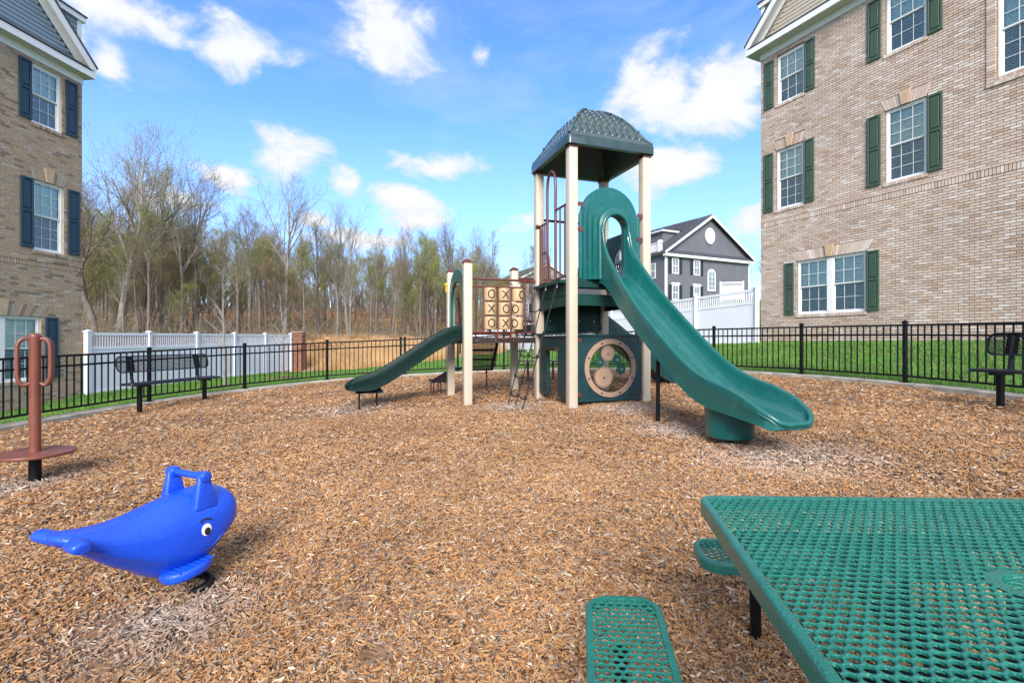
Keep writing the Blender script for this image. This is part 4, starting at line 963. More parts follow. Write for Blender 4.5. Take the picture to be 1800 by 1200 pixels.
# ------------------------------------------------------------------ picnic table (front right)
def picnic_table():
    yaw = math.atan2(-.137, .99)
    half = .49; c0 = Vector((.577, 1.50)); u = Vector((.99, -.137)); v = Vector((-.137, -.99))
    ctr = c0 + u * half + v * half
    gz = mz(ctr.x, ctr.y); T = .592
    t = thing('picnic_table', 'square green perforated metal picnic table with attached seats', 'table', (ctr.x, ctr.y, gz))
    t.rotation_euler = Euler_tilt(yaw)
    b = MB(); rim(b, 2 * half, 2 * half, .045, .022, T, T - .042); b.build('table_rim', TABLEG, t, smooth=40)
    ok = inrr(2 * half - .03, 2 * half - .03, .035)
    b = MB(); perforated(b, lambda x, y: ok(x, y) and math.hypot(x, y) > .058, 1.0, 1.0, .0238, .0091, T - .002); tag(b.build('tabletop', TABLEG, t, recalc=False), kind=None)
    b = MB(); n = 28; rows = []
    for r, z in ((.062, T - .003), (.042, T - .001), (.036, T - .003), (.034, T - .03)): rows.append([(r * math.cos(2 * math.pi * k / n), r * math.sin(2 * math.pi * k / n), z) for k in range(n + 1)])
    b.grid(rows); b.build('umbrella_ring', TABLEG, t, smooth=40, recalc=False)
    b = MB()
    for a in (0, 1):
        for s in (-.25, .25):
            p = (s, -half + .02, T - .03), (s, half - .02, T - .03)
            if a: p = ((-half + .02, s, T - .03), (half - .02, s, T - .03))
            b.beam(p[0], p[1], .035, .025)
    b.build('support_brace', BLACK, t)
    sw, sl, sz = .215, .88, .305
    for k in range(4):
        a = k * math.pi / 2; rot = Matrix.Rotation(a, 4, 'Z')
        dist = half + (.235 if k == 2 else .27)
        s = MB(); tf = lambda p: rot @ (Vector(p) + Vector((dist, 0, 0)))
        rim(s, sw, sl, .07, .02, sz, sz - .035, tf); so = s.build('seat', TABLEG, t, smooth=40)
        ok2 = inrr(sw - .028, sl - .028, .06); p = MB(); perforated(p, ok2, sw, sl, .0238, .0091, sz - .002, tf=tf); p.build('seat_mesh', TABLEG, so, recalc=False)
        q = MB(); q.beam(rot @ Vector((dist - .0, -.02, sz - .05)), rot @ Vector((.1, -.02, sz - .05)), .04, .04); q.box(rot @ Vector((dist, 0, sz - .028)), (.05, .05, .03)); q.build('seat_arm', BLACK, t)
        for yy in (-.24, .24):
            q = MB(); q.tube([rot @ Vector((dist + .02, yy, sz - .03)), rot @ Vector((dist + .02, yy, -.1))], .019, 12); q.build('leg', BLACK, t)
    q = MB(); q.tube([(0, 0, T - .04), (0, 0, -.1)], .03, 14); q.build('leg', BLACK, t, smooth=40)
def Euler_tilt(yaw):
    n = Vector((-.036, -.023, 1)).normalized(); q = Vector((0, 0, 1)).rotation_difference(n) @ Quaternion((0, 0, 1), yaw); return q.to_euler()
picnic_table()

# ------------------------------------------------------------------ benches
BENCH = {}
def bench(pos, rz, label):
    t = thing('park_bench', label, 'bench', (pos[0], pos[1], mz(*pos)), 'perforated black benches along the fence', rz)
    # local: x along, +y towards the back
    if not BENCH:
        b = MB(); rim(b, 1.83, .27, .05, .02, .455, .42); BENCH['s'] = b.mesh('seat', BLACKP, smooth=40)
        b = MB(); perforated(b, inrr(1.8, .24, .04), 1.83, .27, .026, .0095, .453); BENCH['sm'] = b.mesh('seat_mesh', BLACKP, recalc=False)
        tf = lambda p: Vector((p[0], .17 + p[2] + p[1] * .18, .745 + p[1]))
        b = MB(); rim(b, 1.83, .27, .10, .02, .015, -.01, tf); BENCH['b'] = b.mesh('backrest', BLACKP, smooth=40)
        b = MB(); perforated(b, inrr(1.8, .24, .09), 1.83, .27, .026, .0105, .006, tf=tf); BENCH['bm'] = b.mesh('backrest_mesh', BLACKP, recalc=False)
        b = MB(); b.box((0, .012, -.05), (.05, .06, .92)); BENCH['l'] = b.mesh('leg', BLACK, bevel=.003)
        b = MB(); b.box((0, .01, .405), (.06, .26, .03)); b.tube([(0, .1, .41), (0, .14, .43), (0, .16, .52), (0, .165, .63), (0, .20, .84)], .024, 8); b.box((0, .185, .745), (.12, .012, .23), rot=Matrix.Rotation(-.18, 3, 'X')); BENCH['a'] = b.mesh('back_support', BLACK, smooth=40)
    s = obj('seat', BENCH['s'], t); obj('seat_mesh', BENCH['sm'], s); s = obj('backrest', BENCH['b'], t); obj('backrest_mesh', BENCH['bm'], s)
    for x in (-.66, .66):
        obj('leg', BENCH['l'], t, (x, 0, 0)); obj('back_support', BENCH['a'], t, (x, 0, 0))
    return t
bench((-5.82, 8.55), R(80), 'black perforated bench before the white fence on the left')
bench((5.70, 5.02), R(-80), 'black perforated bench beside the lawn at the right edge')

# ------------------------------------------------------------------ spinner
def spinner():
    x, y = -3.97, 4.12; z = mz(x, y)
    t = thing('stand_up_spinner', 'reddish brown stand-up spinner with a round platform and two hand loops', 'spinner', (x, y, z))
    b = MB(); b.tube([(0, 0, -.15), (0, 0, .2)], .042, 16); b.tube([(0, 0, .195), (0, 0, .215)], .09, 4); b.build('base_post', BLACK, t, smooth=40)
    b = MB(); n = 40; pr = [(.0, .218), (.25, .218), (.263, .222), (.268, .232), (.263, .244), (.25, .248), (0, .248)]
    b.grid([[(r * math.cos(2 * math.pi * k / n), r * math.sin(2 * math.pi * k / n), zz) for k in range(n + 1)] for r, zz in pr]); b.build('platform', SPIN, t, smooth=50)
    b = MB(); b.tube([(0, 0, .248), (0, 0, 1.19), (0, 0, 1.21), (0, 0, 1.226), (0, 0, 1.233)], [.039, .039, .042, .032, .012], 20); b.build('pole', SPIN, t, smooth=50)
    a = R(28)
    for d in (Vector((-.72, -.69, 0)), Vector((.66, .75, 0)), Vector((.9, .3, 0))):
        pts = [Vector((0, 0, 1.18)) + d * .03, Vector((0, 0, 1.185)) + d * .065, Vector((0, 0, 1.165)) + d * .09, Vector((0, 0, 1.12)) + d * .105, Vector((0, 0, .98)) + d * .108, Vector((0, 0, .87)) + d * .105, Vector((0, 0, .82)) + d * .09, Vector((0, 0, .80)) + d * .07, Vector((0, 0, .815)) + d * .03]
        P = catmull([tuple(p) for p in pts], 5); b = MB(); b.tube([tuple(p) for p in P], .015, 12); b.build('hand_loop', SPIN, t, smooth=50)
spinner()

# ------------------------------------------------------------------ whale rider
def whale():
    al = R(65); ux = Vector((math.cos(al), math.sin(al), 0)); x0, y0 = -1.52, 2.30
    t = thing('whale_spring_rider', 'blue plastic whale shaped spring rider with a raised handlebar', 'spring rider', (x0, y0, mz(x0, y0)), rz=al)
    # stations along the body: s, top z, bottom z, half width
    S = [(-.50, .398, .392, .004), (-.485, .412, .372, .05), (-.45, .412, .345, .085), (-.38, .402, .285, .10), (-.31, .398, .225, .115), (-.24, .404, .175, .13), (-.16, .420, .115, .145), (-.08, .436, .085, .152),
         (0, .449, .085, .155), (.06, .452, .12, .153), (.11, .447, .165, .147), (.15, .435, .205, .135), (.18, .412, .24, .112), (.197, .382, .27, .08), (.205, .34, .31, .02)]
    n = 44; rows = []
    A = np.array(S); D = catmull(S, 4)
    for (s, zt, zb, hw) in D:
        cz = (zt + zb) / 2; hh = (zt - zb) / 2; row = []
        for k in range(n + 1):
            a = 2 * math.pi * k / n; ca, sa = math.cos(a), math.sin(a); e = .82
            yy = math.copysign(abs(ca) ** e, ca) * hw; zz = math.copysign(abs(sa) ** e, sa) * hh
            fl = 1 - .17 * min(1, max(0, (-sa - .38) / .12))          # keel narrower than the back
            row.append((s, yy * fl, cz + zz))
        rows.append(row)
    b = MB(); b.grid(rows); b.build('body', WHALE, t, smooth=60, weld=True)
    # tail fluke: two lobes
    for sg in (-1, 1):
        b = MB(); P = [(-.42, 0, .375), (-.445, .06 * sg, .385), (-.46, .115 * sg, .392), (-.465, .15 * sg, .396), (-.466, .160 * sg, .396)]
        b.tube([tuple(p) for p in catmull(P, 4)], [lerp(.040, .028, k / 16) if k < 14 else (.024, .02, .008)[k - 14] for k in range(17)], 12); b.v = [(x, y, .378 + (z - .39) * .72) for x, y, z in b.v]; b.build('tail_fluke', WHALE, t, smooth=60)
    # foot fins
    for sg in (-1, 1):
        b = MB(); rows = []
        poly = [(-.15, .05), (-.16, .12), (-.145, .155), (-.10, .182), (-.04, .186), (0.01, .17), (.04, .14), (.045, .05)]
        pts = [(p[0], p[1] * sg) for p in poly]
        if sg < 0: pts = pts[::-1]
        b.prism(pts, (0, 0, .112), (1, 0, .10), (0, 1, .02 * sg), .045, (0, 0, 1)); b.build('foot_fin', WHALE, t, smooth=50, bevel=.014, bseg=3)
        for k in range(7): 
            b = MB(); xx = -.13 + k * .024; b.tube([(xx, .10 * sg, .159 + xx * .1), (xx + .006, .172 * sg, .162 + xx * .1)], .004, 6); b.build('tread_rib', WHALE, t)
    # handle: two tapered uprights and a bar
    for sg in (-1, 1):
        b = MB(); b.box((.015, .112 * sg, .455), (.11, .055, .16), taper=.45); b.build('handle_upright', WHALE, t, smooth=60, bevel=.012, bseg=3)
        b = MB(); b.tube([(.015, .138 * sg, .522), (.015, .088 * sg, .522)], .025, 14); b.build('handle_end', WHALE, t, smooth=60, bevel=.006)
    b = MB(); b.tube([(.015, -.10, .522), (.015, .10, .522)], .0155, 14); b.build('handlebar', WHALE, t, smooth=60)
    # eyes
    def surf(s, zz, sg):
        i = np.interp(s, A[:, 0], np.arange(len(A))); zt, zb, hw = [np.interp(s, A[:, 0], A[:, j]) for j in (1, 2, 3)]; cz = (zt + zb) / 2; hh = (zt - zb) / 2
        sa = min(.99, abs((zz - cz) / hh)) ** (1 / .82); ca = math.sqrt(1 - sa * sa) ** .82; return ca * hw * (1 - .17 * min(1, max(0, ((cz - zz) / hh - .38) / .12)))
    def patch(s0, z0, rs, rz, off, m, nm, parent, tilt=0, sg=-1):
        b = MB(); nn = 20; vs = [(s0, sg * (surf(s0, z0, sg) + off), z0)]
        for rr in (.5, 1):
            for k in range(nn):
                a = 2 * math.pi * k / nn; ds, dz = rs * rr * math.cos(a), rz * rr * math.sin(a); s_ = s0 + ds * math.cos(tilt) - dz * math.sin(tilt); z_ = z0 + ds * math.sin(tilt) + dz * math.cos(tilt)
                vs.append((s_, sg * (surf(s_, z_, sg) + off), z_))
        fs = [(0, 1 + k, 1 + (k + 1) % nn) for k in range(nn)] + [(1 + k, 1 + nn + k, 1 + nn + (k + 1) % nn, 1 + (k + 1) % nn) for k in range(nn)]
        b.add(vs, fs); return b.build(nm, m, parent, recalc=False)
    for sg in (-1, 1):
        e = patch(.0, .292, .023, .027, .0025, EYEW, 'eye', t, 0, sg); patch(.004, .284, .014, .017, .004, INK, 'pupil', e, 0, sg)
        b = MB(); P = []
        for k in range(9):
            a = R(150 - 120 * k / 8); s_ = .0 + .03 * math.cos(a); z_ = .318 + .022 * math.sin(a); P.append((s_, sg * (surf(s_, z_, sg) + .003), z_))
        b.tube(P, [.002] + [.0035] * 7 + [.002], 6); b.build('eyebrow', INK, t)
        b = MB(); P = []
        for k in range(9):
            s_ = lerp(-.02, .11, k / 8); z_ = .215 + .03 * (k / 8) ** 2 + .01 * math.cos(k); P.append((s_, sg * (surf(s_, z_, sg) + .0005), z_))
        b.tube(P, .0035, 6); b.build('mouth_line', WHALE, t, smooth=60)
    # spring
    P = [(.035 + .038 * math.cos(a) - a * .003, -.085 + .038 * math.sin(a), -.04 + a * .0135) for a in np.arange(0, 2 * math.pi * 2.4, .3)]
    b = MB(); b.tube(P, .019, 8); b.build('spring', BLACK, t, smooth=60)
whale()

# ------------------------------------------------------------------ play structure
U = Vector((.943, .332, 0)); V3 = Vector((-.334, .943, 0)); S_ = 1.19
FL = Vector((.833, 6.9, 0)); FR = FL + U * S_; BL = FL + V3 * S_; BR = FL + U * S_ + V3 * S_
P1 = BL - U * S_; P3 = BL + V3 * S_; P2 = P1 + V3 * S_; Q = BR + V3 * S_
UP = Vector((0, 0, 1))
def W_(o, a=0, b=0, z=0): return o + U * a + V3 * b + UP * z
ROT = Matrix.Rotation(math.atan2(U.y, U.x), 3, 'Z')
def play():
    t = thing('play_structure', 'green, tan and brown playground climbing frame with roofed tower and slides', 'playground structure', (1.2, 7.6, .2))
    # posts
    def post(p, z1, cap):
        z0 = mz(p.x, p.y) - .12; b = MB(); b.box((p.x, p.y, (z0 + z1) / 2), (.127, .127, z1 - z0), rot=ROT); o = b.build('post', TAN, t, bevel=.008, smooth=35)
        c = MB()
        if cap:
            c.box((p.x, p.y, z1 + .012), (.142, .142, .03), rot=ROT); c.tube([(p.x, p.y, z1 + .027), (p.x, p.y, z1 + .045), (p.x, p.y, z1 + .058), (p.x, p.y, z1 + .064)], [.062, .055, .035, .01], 14); c.build('post_cap', BROWN, o, smooth=40)
        else: c.box((p.x, p.y, z1 - .03), (.136, .136, .06), rot=ROT); c.build('post_collar', BROWN, o)
        return o
    for p in (FL, FR, BL, BR): post(p, 3.86, False)
    for p, z in ((P1, 2.32), (P2, 2.33), (P3, 2.42), (Q, 2.42)): post(p, z, True)
    # ---- roof
    C = W_(FL, S_ / 2, S_ / 2); rr = .70
    def rp(a, b_, z): return W_(C, a, b_, z)
    prof = [(1.0, 3.84), (1.0, 3.955), (.985, 3.975), (.90, 4.045), (.80, 4.15), (.68, 4.29), (.55, 4.41), (.42, 4.50), (.29, 4.575), (.16, 4.62), (.07, 4.635), (0.0, 4.635)]
    rows = []
    def sq(k, z, n=8):
        out = []; h = rr * k; cr = min(.05, h * .5)
        P = rrect(2 * h, 2 * h, max(cr, .0005), 3); return [rp(x, y, z) for x, y in P + P[:1]]
    for k, z in prof: rows.append(sq(k, z))
    b = MB(); b.grid(rows); b.grid([sq(1.0, 3.84), sq(.90, 3.84), sq(.89, 3.86), sq(.80, 4.10), sq(.5, 4.40), sq(.2, 4.6)]); roof = b.build('roof', ROOFM, t, smooth=35, weld=True)
    # hips
    for (i, j) in ((1, 1), (1, -1), (-1, 1), (-1, -1)):
        b = MB(); P = [rp(i * rr * k * .975, j * rr * k * .975, z + .012) for k, z in prof[2:-1]]; b.tube(P, .02, 8); b.build('hip_ridge', ROOFM, roof, smooth=60)
    # scallops: rows of rounded tiles following the curve
    ks = [p[0] for p in prof[2:]][::-1]; zz = [p[1] for p in prof[2:]][::-1]
    def zr(k): return interp(ks, zz, k)
    for face in range(4):
        Rf = Matrix.Rotation(face * math.pi / 2, 2); sb = MB()
        for r_ in range(9):
            kb = .88 - r_ * .085; kt = kb - .14
            if kt < .02: kt = .02
            w = .112; cnt = int((2 * rr * kb - .10) / w); 
            if cnt < 1: continue
            for c in range(cnt + (r_ % 2)):
                xc = (c - (cnt + (r_ % 2) - 1) / 2) * w
                if abs(xc) + w / 2 > rr * kb - .02: continue
                top = []; n = 8
                ring = [(-w / 2 + .004, kt), (w / 2 - .004, kt)] + [((w / 2 - .004) * math.cos(a), kb - .045 + .055 * 1.3 * math.sin(a)) for a in np.linspace(0, math.pi, n)]
                up = []; dn = []
                for (x, k) in ring:
                    k2 = max(k, .0); lift = .004 + .013 * max(0, (k2 - kt) / max(kb - kt, .01))
                    q = Rf @ Vector((xc + x, -rr * k2)); up.append(rp(q.x, q.y, zr(k2) + lift)); dn.append(rp(q.x, q.y, zr(k2) - .01))
                m = len(ring); sb.add(up + dn, [tuple(range(m))] + [(i, i + m, (i + 1) % m + m, (i + 1) % m) for i in range(m)])
        tag(sb.build('roof_scallops', ROOFM, roof, smooth=30), kind='stuff')
    # ---- decks
    def deck(o, z, m, th=.15, nm='deck'):
        b = MB(); c = W_(o, S_ / 2, S_ / 2); 
        b.box((c.x, c.y, z - .012), (S_ - .06, S_ - .06, .02), rot=ROT)
        for (a, bb) in (((0, -.0), (S_, 0)), ((0, S_), (S_, S_)), ((0, 0), (0, S_)), ((S_, 0), (S_, S_))):
            b.beam(W_(o, *a, z - th / 2), W_(o, *bb, z - th / 2), .03, th)
        return b.build(nm, m, t)
    deck(FL, 1.78, DECKG, .16); 
    P1o = P1; deck(P1o, 1.175, DKBROWN, .085); deck(BL, 1.40, DECKG, .12)
    # riser between the middle and the upper deck, and toe boards
    b = MB(); b.beam(W_(BL, .065, 0.02, 1.53), W_(BR, -.065, 0.02, 1.53), .02, .30, up=UP); b.build('riser_panel', DECKG, t)
    b = MB(); b.beam(W_(FL, .07, .0, 1.89), W_(FL, .07, 1.12, 1.89), .02, .02); 
    # raised transfer board on the ladder side
    b = MB(); b.box(W_(FL, -.06, S_ / 2, 1.96), (.15, S_ - .16, .045), rot=ROT); b.box(W_(FL, -.02, S_ / 2 , 1.86), (.02, S_ - .16, .17), rot=ROT); b.build('ladder_mount', DECKG, t, bevel=.004)
    b = MB(); b.box(W_(FL, S_ / 2, .06, 1.93), (S_ - .16, .2, .12), rot=ROT); b.build('slide_mount', DECKG, t, bevel=.005)
    for k in range(4):
        for (o_, a_, z_) in ((FL, (.5 + k * .17, -.017), 1.72), (BL, (.2 + k * .27, .006), 1.45), (P1, (.15 + k * .3, -.017), 1.135)):
            b = MB(); q = W_(o_, a_[0], a_[1], z_); b.tube([q, q - V3 * .008], .008, 8); b.build('bolt', STEEL, t)
    # ---- arch climber bars on the left of the tower
    z0 = 2.0; par = MB()
    def bar(y, za, zb, r=.013): b = MB(); b.tube([W_(FL, -.02, y, za), W_(FL, -.02, y, zb)], r, 10); b.build('bar', BROWN, t, smooth=50)
    L0, L1 = .50, .80   # loop sides as distances from FL along V
    a_pts = [(L1, z0), (L1, 3.05), (L1, 3.45), (L1 - .04, 3.62), ((L0 + L1) / 2, 3.69), (L0 + .04, 3.62), (L0, 3.45), (L0, 3.05), (L0, z0)]
    a_pts = catmull(a_pts, 5); b = MB(); b.tube([W_(FL, -.02, p[0], p[1]) for p in a_pts], .021, 12); b.build('entry_loop', BROWN, t, smooth=60)
    b = MB(); b.tube([W_(FL, -.02, S_ - .06, 2.95), W_(FL, -.02, L1, 2.95)], .017, 10); b.build('rail', BROWN, t, smooth=50)
    b = MB(); b.tube([W_(FL, -.02, .06, 3.06), W_(FL, -.02, L0, 3.06)], .017, 10); b.build('rail', BROWN, t, smooth=50)
    b = MB(); b.tube([W_(FL, -.02, S_ - .08, z0 + .03), W_(FL, -.02, L1, z0 + .03)], .017, 10); b.tube([W_(FL, -.02, .06, z0 + .06), W_(FL, -.02, L0, z0 + .03)], .017, 10); b.build('rail', BROWN, t, smooth=50)
    for y in (1.08, .99, .90): bar(y, z0 + .03, 2.95)
    for y in (.34, .18): bar(y, z0 + .03, 3.06)
    b = MB(); P = catmull([(.95, 2.5), (.86, 2.5), (.76, 2.45), (.70, 2.33), (.69, 2.2), (.69, z0 - .02)], 5); b.tube([W_(FL, -.03, p[0], p[1]) for p in P], .014, 10); b.build('hand_hold', BROWN, t, smooth=60)
    b = MB(); b.cyl(W_(BL, -.07, -.06, 2.95), W_(BL, -.03, -.06, 2.95), .035, 12); b.build('clamp', BROWN, t)
    # ---- rope ladder
    top = [W_(FL, -.14, y, 1.95) for y in (.98, .58, .18)]; bot = []
    gx = W_(FL, -.62, .58)
    for k, y in enumerate((.80, .50, .22)):
        p = W_(FL, -.68 , y); bot.append(Vector((p.x, p.y, mz(p.x, p.y) - .06)))
    ropes = []
    for a, c in zip(top, bot):
        P = []
        for k in range(13):
            q = a.lerp(c, k / 12); q = q + Vector((.0, 0, -.05)) * math.sin(math.pi * k / 12) * .8; P.append(q)
        ropes.append(P); b = MB(); b.tube(P, .0085, 8); b.tube([a + UP * .015, a - UP * .045], .014, 8); rp_ = b.build('rope', ROPE, t, smooth=60)
        s = MB(); s.tube([a - UP * .035, a - UP * .075], .013, 10); s.build('ferrule', STEEL, rp_, smooth=60)
    for kk in (2.2, 4.4, 6.5, 8.6, 10.4):
        pts = []
        for P in ropes:
            i = int(kk); pts.append(P[i].lerp(P[i + 1], kk - i))
        mid1 = pts[0].lerp(pts[1], .5) - UP * .03; mid2 = pts[1].lerp(pts[2], .5) - UP * .03
        P = catmull([tuple(pts[0]), tuple(mid1), tuple(pts[1]), tuple(mid2), tuple(pts[2])], 4)
        b = MB(); b.tube([tuple(p) for p in P], .009, 8); ru = b.build('rope_rung', ROPE, t, smooth=60)
        for q in pts: s = MB(); s.tube([q + UP * .028, q + UP * .012, q - UP * .012, q - UP * .028], [.012, .024, .024, .012], 10); s.build('knot', ROPE, ru, smooth=60)
    # small pod steps beyond
    # ---- gear panel between the front posts
    zc = .735; zt, zb = 1.215, .27; n = 48
    ctr = W_(FL, S_ / 2, 0, zc); w = S_ - .16
    def ringgrid(b, r0, r1, o0, o1, seg=n, c=ctr):
        rows = []
        for (r, o) in ((r0, o0), (r0, o1), (r1, o1), (r1, o0), (r0, o0)):
            rows.append([c + U * (r * math.cos(2 * math.pi * k / seg)) + UP * (r * math.sin(2 * math.pi * k / seg)) + V3 * o for k in range(seg + 1)])
        b.grid(rows)
    b = MB(); rin = .365; rows = []; sqp = []
    for k in range(n + 1):
        a = 2 * math.pi * k / n; ca, sa = math.cos(a), math.sin(a); f = min((w / 2) / max(abs(ca), 1e-6), ((zt - zb) / 2) / max(abs(sa), 1e-6)); sqp.append((f * ca, f * sa))
    cz = (zt + zb) / 2
    for o in (-.025, .025): 
        pass
    def pr(k, which, o):
        a = 2 * math.pi * k / n
        if which: return W_(FL, S_ / 2 + sqp[k][0], o, cz + sqp[k][1])
        return W_(FL, S_ / 2 + rin * math.cos(a), o, zc + rin * math.sin(a))
    rows = [[pr(k, wh, o) for k in range(n + 1)] for wh, o in ((0, -.025), (1, -.025), (1, .025), (0, .025), (0, -.025))]
    b.grid(rows); panel = b.build('gear_panel', DGREENP, t, smooth=30, weld=True)
    b = MB(); b.box(W_(FL, S_ / 2, -.01, zt - .012), (w + .02, .075, .03), rot=ROT); b.box(W_(FL, S_ / 2, -.0, zb + .012), (w + .02, .06, .03), rot=ROT); b.build('panel_lip', DGREENP, panel, bevel=.004)
    b = MB(); ringgrid(b, .345, .415, -.045, -.026); b.build('window_ring', GEARTAN, panel, smooth=30)
    for k in range(8):
        a = R(22.5 + 45 * k); b = MB(); q = ctr + U * (.38 * math.cos(a)) + UP * (.38 * math.sin(a)); b.cyl(q - V3 * .045, q - V3 * .053, .012, 10); b.build('bolt', INK, panel)
    b = MB(); b.tube([ctr - V3 * .004, ctr + V3 * .004], .36, n); b.build('clear_window', PLEXI, panel, smooth=30)
    def gear(cx, cz_, r, teeth, m, off=-.02, ph=0):
        pts = []
        for k in range(teeth):
            for (fr, rad) in ((0, .84), (.22, .84), (.34, 1), (.66, 1), (.78, .84)):
                a = 2 * math.pi * (k + fr) / teeth + ph; pts.append((cx + r * rad * math.cos(a), cz_ + r * rad * math.sin(a)))
        b = MB(); b.prism(pts, W_(FL, S_ / 2, off, zc), U, UP, .014, V3); g = b.build('gear', m, panel)
        b = MB(); q = W_(FL, S_ / 2 + cx, off, zc + cz_); b.cyl(q - V3 * .02, q, .016, 10); b.build('gear_bolt', STEEL, t)
    gear(-.03, .21, .115, 20, GEARTAN); gear(-.10, -.13, .155, 24, GEARTAN); gear(-.165, .085, .075, 12, GEARGREEN, ph=.2); gear(.115, .115, .078, 12, GEARGREEN); gear(.185, -.02, .08, 12, GEARGREEN, ph=.3)
    for (x, z) in ((.09, 1.13), (S_ - .09, 1.13), (.09, .37), (S_ - .09, .37)):
        b = MB(); b.box(W_(FL, x, -.032, z), (.075, .012, .055), rot=ROT); b.tube([W_(FL, x + (.0), -.04, z), W_(FL, x, -.045, z)], .009, 8); b.build('bracket', BROWN, t)
    # ---- playhouse panel on the left side with a doorway
    b = MB()
    def spanel(y0, y1, za, zb_, o=0, th=.05): b.box(W_(FL, o, (y0 + y1) / 2, (za + zb_) / 2), (th, y1 - y0, zb_ - za), rot=ROT)
    spanel(.08, .42, .30, 1.0); spanel(.80, 1.11, .30, 1.0); spanel(.08, 1.11, 1.0, 1.2); b.build('playhouse_panel', DGREENP, t, bevel=.006)
    for k in range(9):
        z = .36 + k * .075
        for (y0, y1) in ((.09, .41), (.81, 1.10)):
            b = MB(); b.box(W_(FL, -.027, (y0 + y1) / 2, z), (.008, y1 - y0, .06), rot=ROT); b.build('clapboard', DGREENP, t)
    b = MB(); b.box(W_(FL, -.05, .6, 1.0), (.1, .52, .05), rot=ROT); b.build('counter_ledge', DKBROWN, t, bevel=.004)
    b = MB(); b.box(W_(FL, -.03, .6, 1.225), (.1, 1.02, .03), rot=ROT); b.build('panel_lip', DGREENP, t, bevel=.004)
    # dark table board seen through the play house
    b = MB(); b.box(W_(BL, .3, .1, 1.27), (.66, .05, .07), rot=ROT); b.build('hand_rail_board', DKBROWN, t)
    # ---- slide hood
    def hood(o, dirn, side, zdeck, H, wid, m, open_w, open_h, th=.06, par=t):
        """arch plate standing on zdeck; o is its bottom middle; side = horizontal axis; dirn = out of the deck"""
        n = 20; half = wid / 2; rt = half; zs = H - rt
        outer = [(-half, 0)] + [(-half * math.cos(math.pi * k / n), zs + rt * math.sin(math.pi * k / n)) for k in range(n + 1)] + [(half, 0)]
        ho = open_w / 2; zo = open_h - ho
        inner = [(-ho, 0)] + [(-ho * math.cos(math.pi * k / n), zo + ho * math.sin(math.pi * k / n)) for k in range(n + 1)] + [(ho, 0)]
        L = [(0, 0.0), (.10, .0), (.12, .035), (.30, .035), (.34, .075), (.52, .075), (.56, .12), (.74, .12), (.80, .17), (1, .19)]   # stepped relief towards the opening
        rows = []
        for (f, d) in L:
            rows.append([o + side * lerp(a[0], c[0], f) + UP * lerp(a[1], c[1], f) + dirn * (d) for a, c in zip(outer, inner)])
        rows.append([o + side * c[0] + UP * c[1] + dirn * .0 for c in inner])
        rows.append([o + side * a[0] + UP * a[1] + dirn * (-.03) for a in outer]); rows.append(rows[0])
        b = MB(); b.grid(rows); return b.build('slide_hood', m, par, smooth=50, weld=True)
    o = W_(FL, S_ / 2, .0, 1.98); hd = hood(o, -V3, U, 1.98, 1.34, .93, GREENP, .40, .92)
    P = [(-.20, .0), (-.20, .3), (-.20, .72)] + [(-.20 * math.cos(math.pi * k / 12), .72 + .20 * math.sin(math.pi * k / 12)) for k in range(1, 12)] + [(.20, .72), (.20, .3), (.20, 0)]
    b = MB(); b.tube([o + U * x + UP * z - V3 * .185 for x, z in P], .028, 12); b.build('opening_rim', GREENP, hd, smooth=60)
    b = MB()
    for s in (-1, 1): b.box(W_(FL, S_ / 2 + s * .465, -.01, 2.45), (.05, .05, .92), rot=ROT)
    b.build('hood_edge', GREENP, t, bevel=.01)
    for (x, z) in ((.10, 3.03), (S_ - .10, 2.94), (.10, 2.68), (S_ - .10, 2.60)):
        b = MB(); b.box(W_(FL, x, -.04, z), (.11, .012, .055), rot=ROT); b.build('bracket', BROWN, t)
    # ---- slides
    def slide(o, dirn, side, st, m, nm, taper_end=True):
        """st: list of (s, bed z, rail height above bed, half width, skirt below bed)"""
        D = catmull(st, 8); rows = []
        for (s, zb_, rh, hw, sk) in D:
            c = o + dirn * s; c = Vector((c.x, c.y, zb_))
            prof = []
            prof += [(-hw - .035, -sk), (-hw - .03, rh * .45), (-hw - .045, rh - .035), (-hw - .04, rh - .01), (-hw - .018, rh), (-hw + .008, rh - .012), (-hw + .02, rh - .05)]
            for k in range(1, 8):
                a = math.pi * k / 8; x = -math.cos(a) * (hw - .02); y = rh * .62 * (1 - math.sin(a)) ** 1.6; prof.append((x, y))
            prof += [(-x, y) for x, y in prof[:7][::-1]]
            prof += [(hw * .8, -sk - .01), (0, -sk - .015), (-hw * .8, -sk - .01), prof[0]]
            rows.append([c + side * x + UP * y for x, y in prof])
        b = MB(); b.grid(rows)
        for r_ in (rows[0], rows[-1]):
            k = len(b.v); b.v.extend([tuple(p) for p in r_[:-1]]); b.f.append(tuple(range(k, k + len(r_) - 1)))
        so = b.build(nm, m, t, smooth=45, weld=True)
        def rp_(q, sg): return Vector((*(o + dirn * q[0]).xy, q[1] + q[2] - .014)) + side * (sg * (q[3] + .018))
        r = MB(); r.tube([rp_(q, -1) for q in D[:-2]] + [rp_(q, 1) for q in D[:-2][::-1]], .025, 10); r.build('rolled_rim', m, so, smooth=60)
        return so
    o = W_(FL, S_ / 2, 0)
    ddir = (-V3 + U * -.02).normalized()
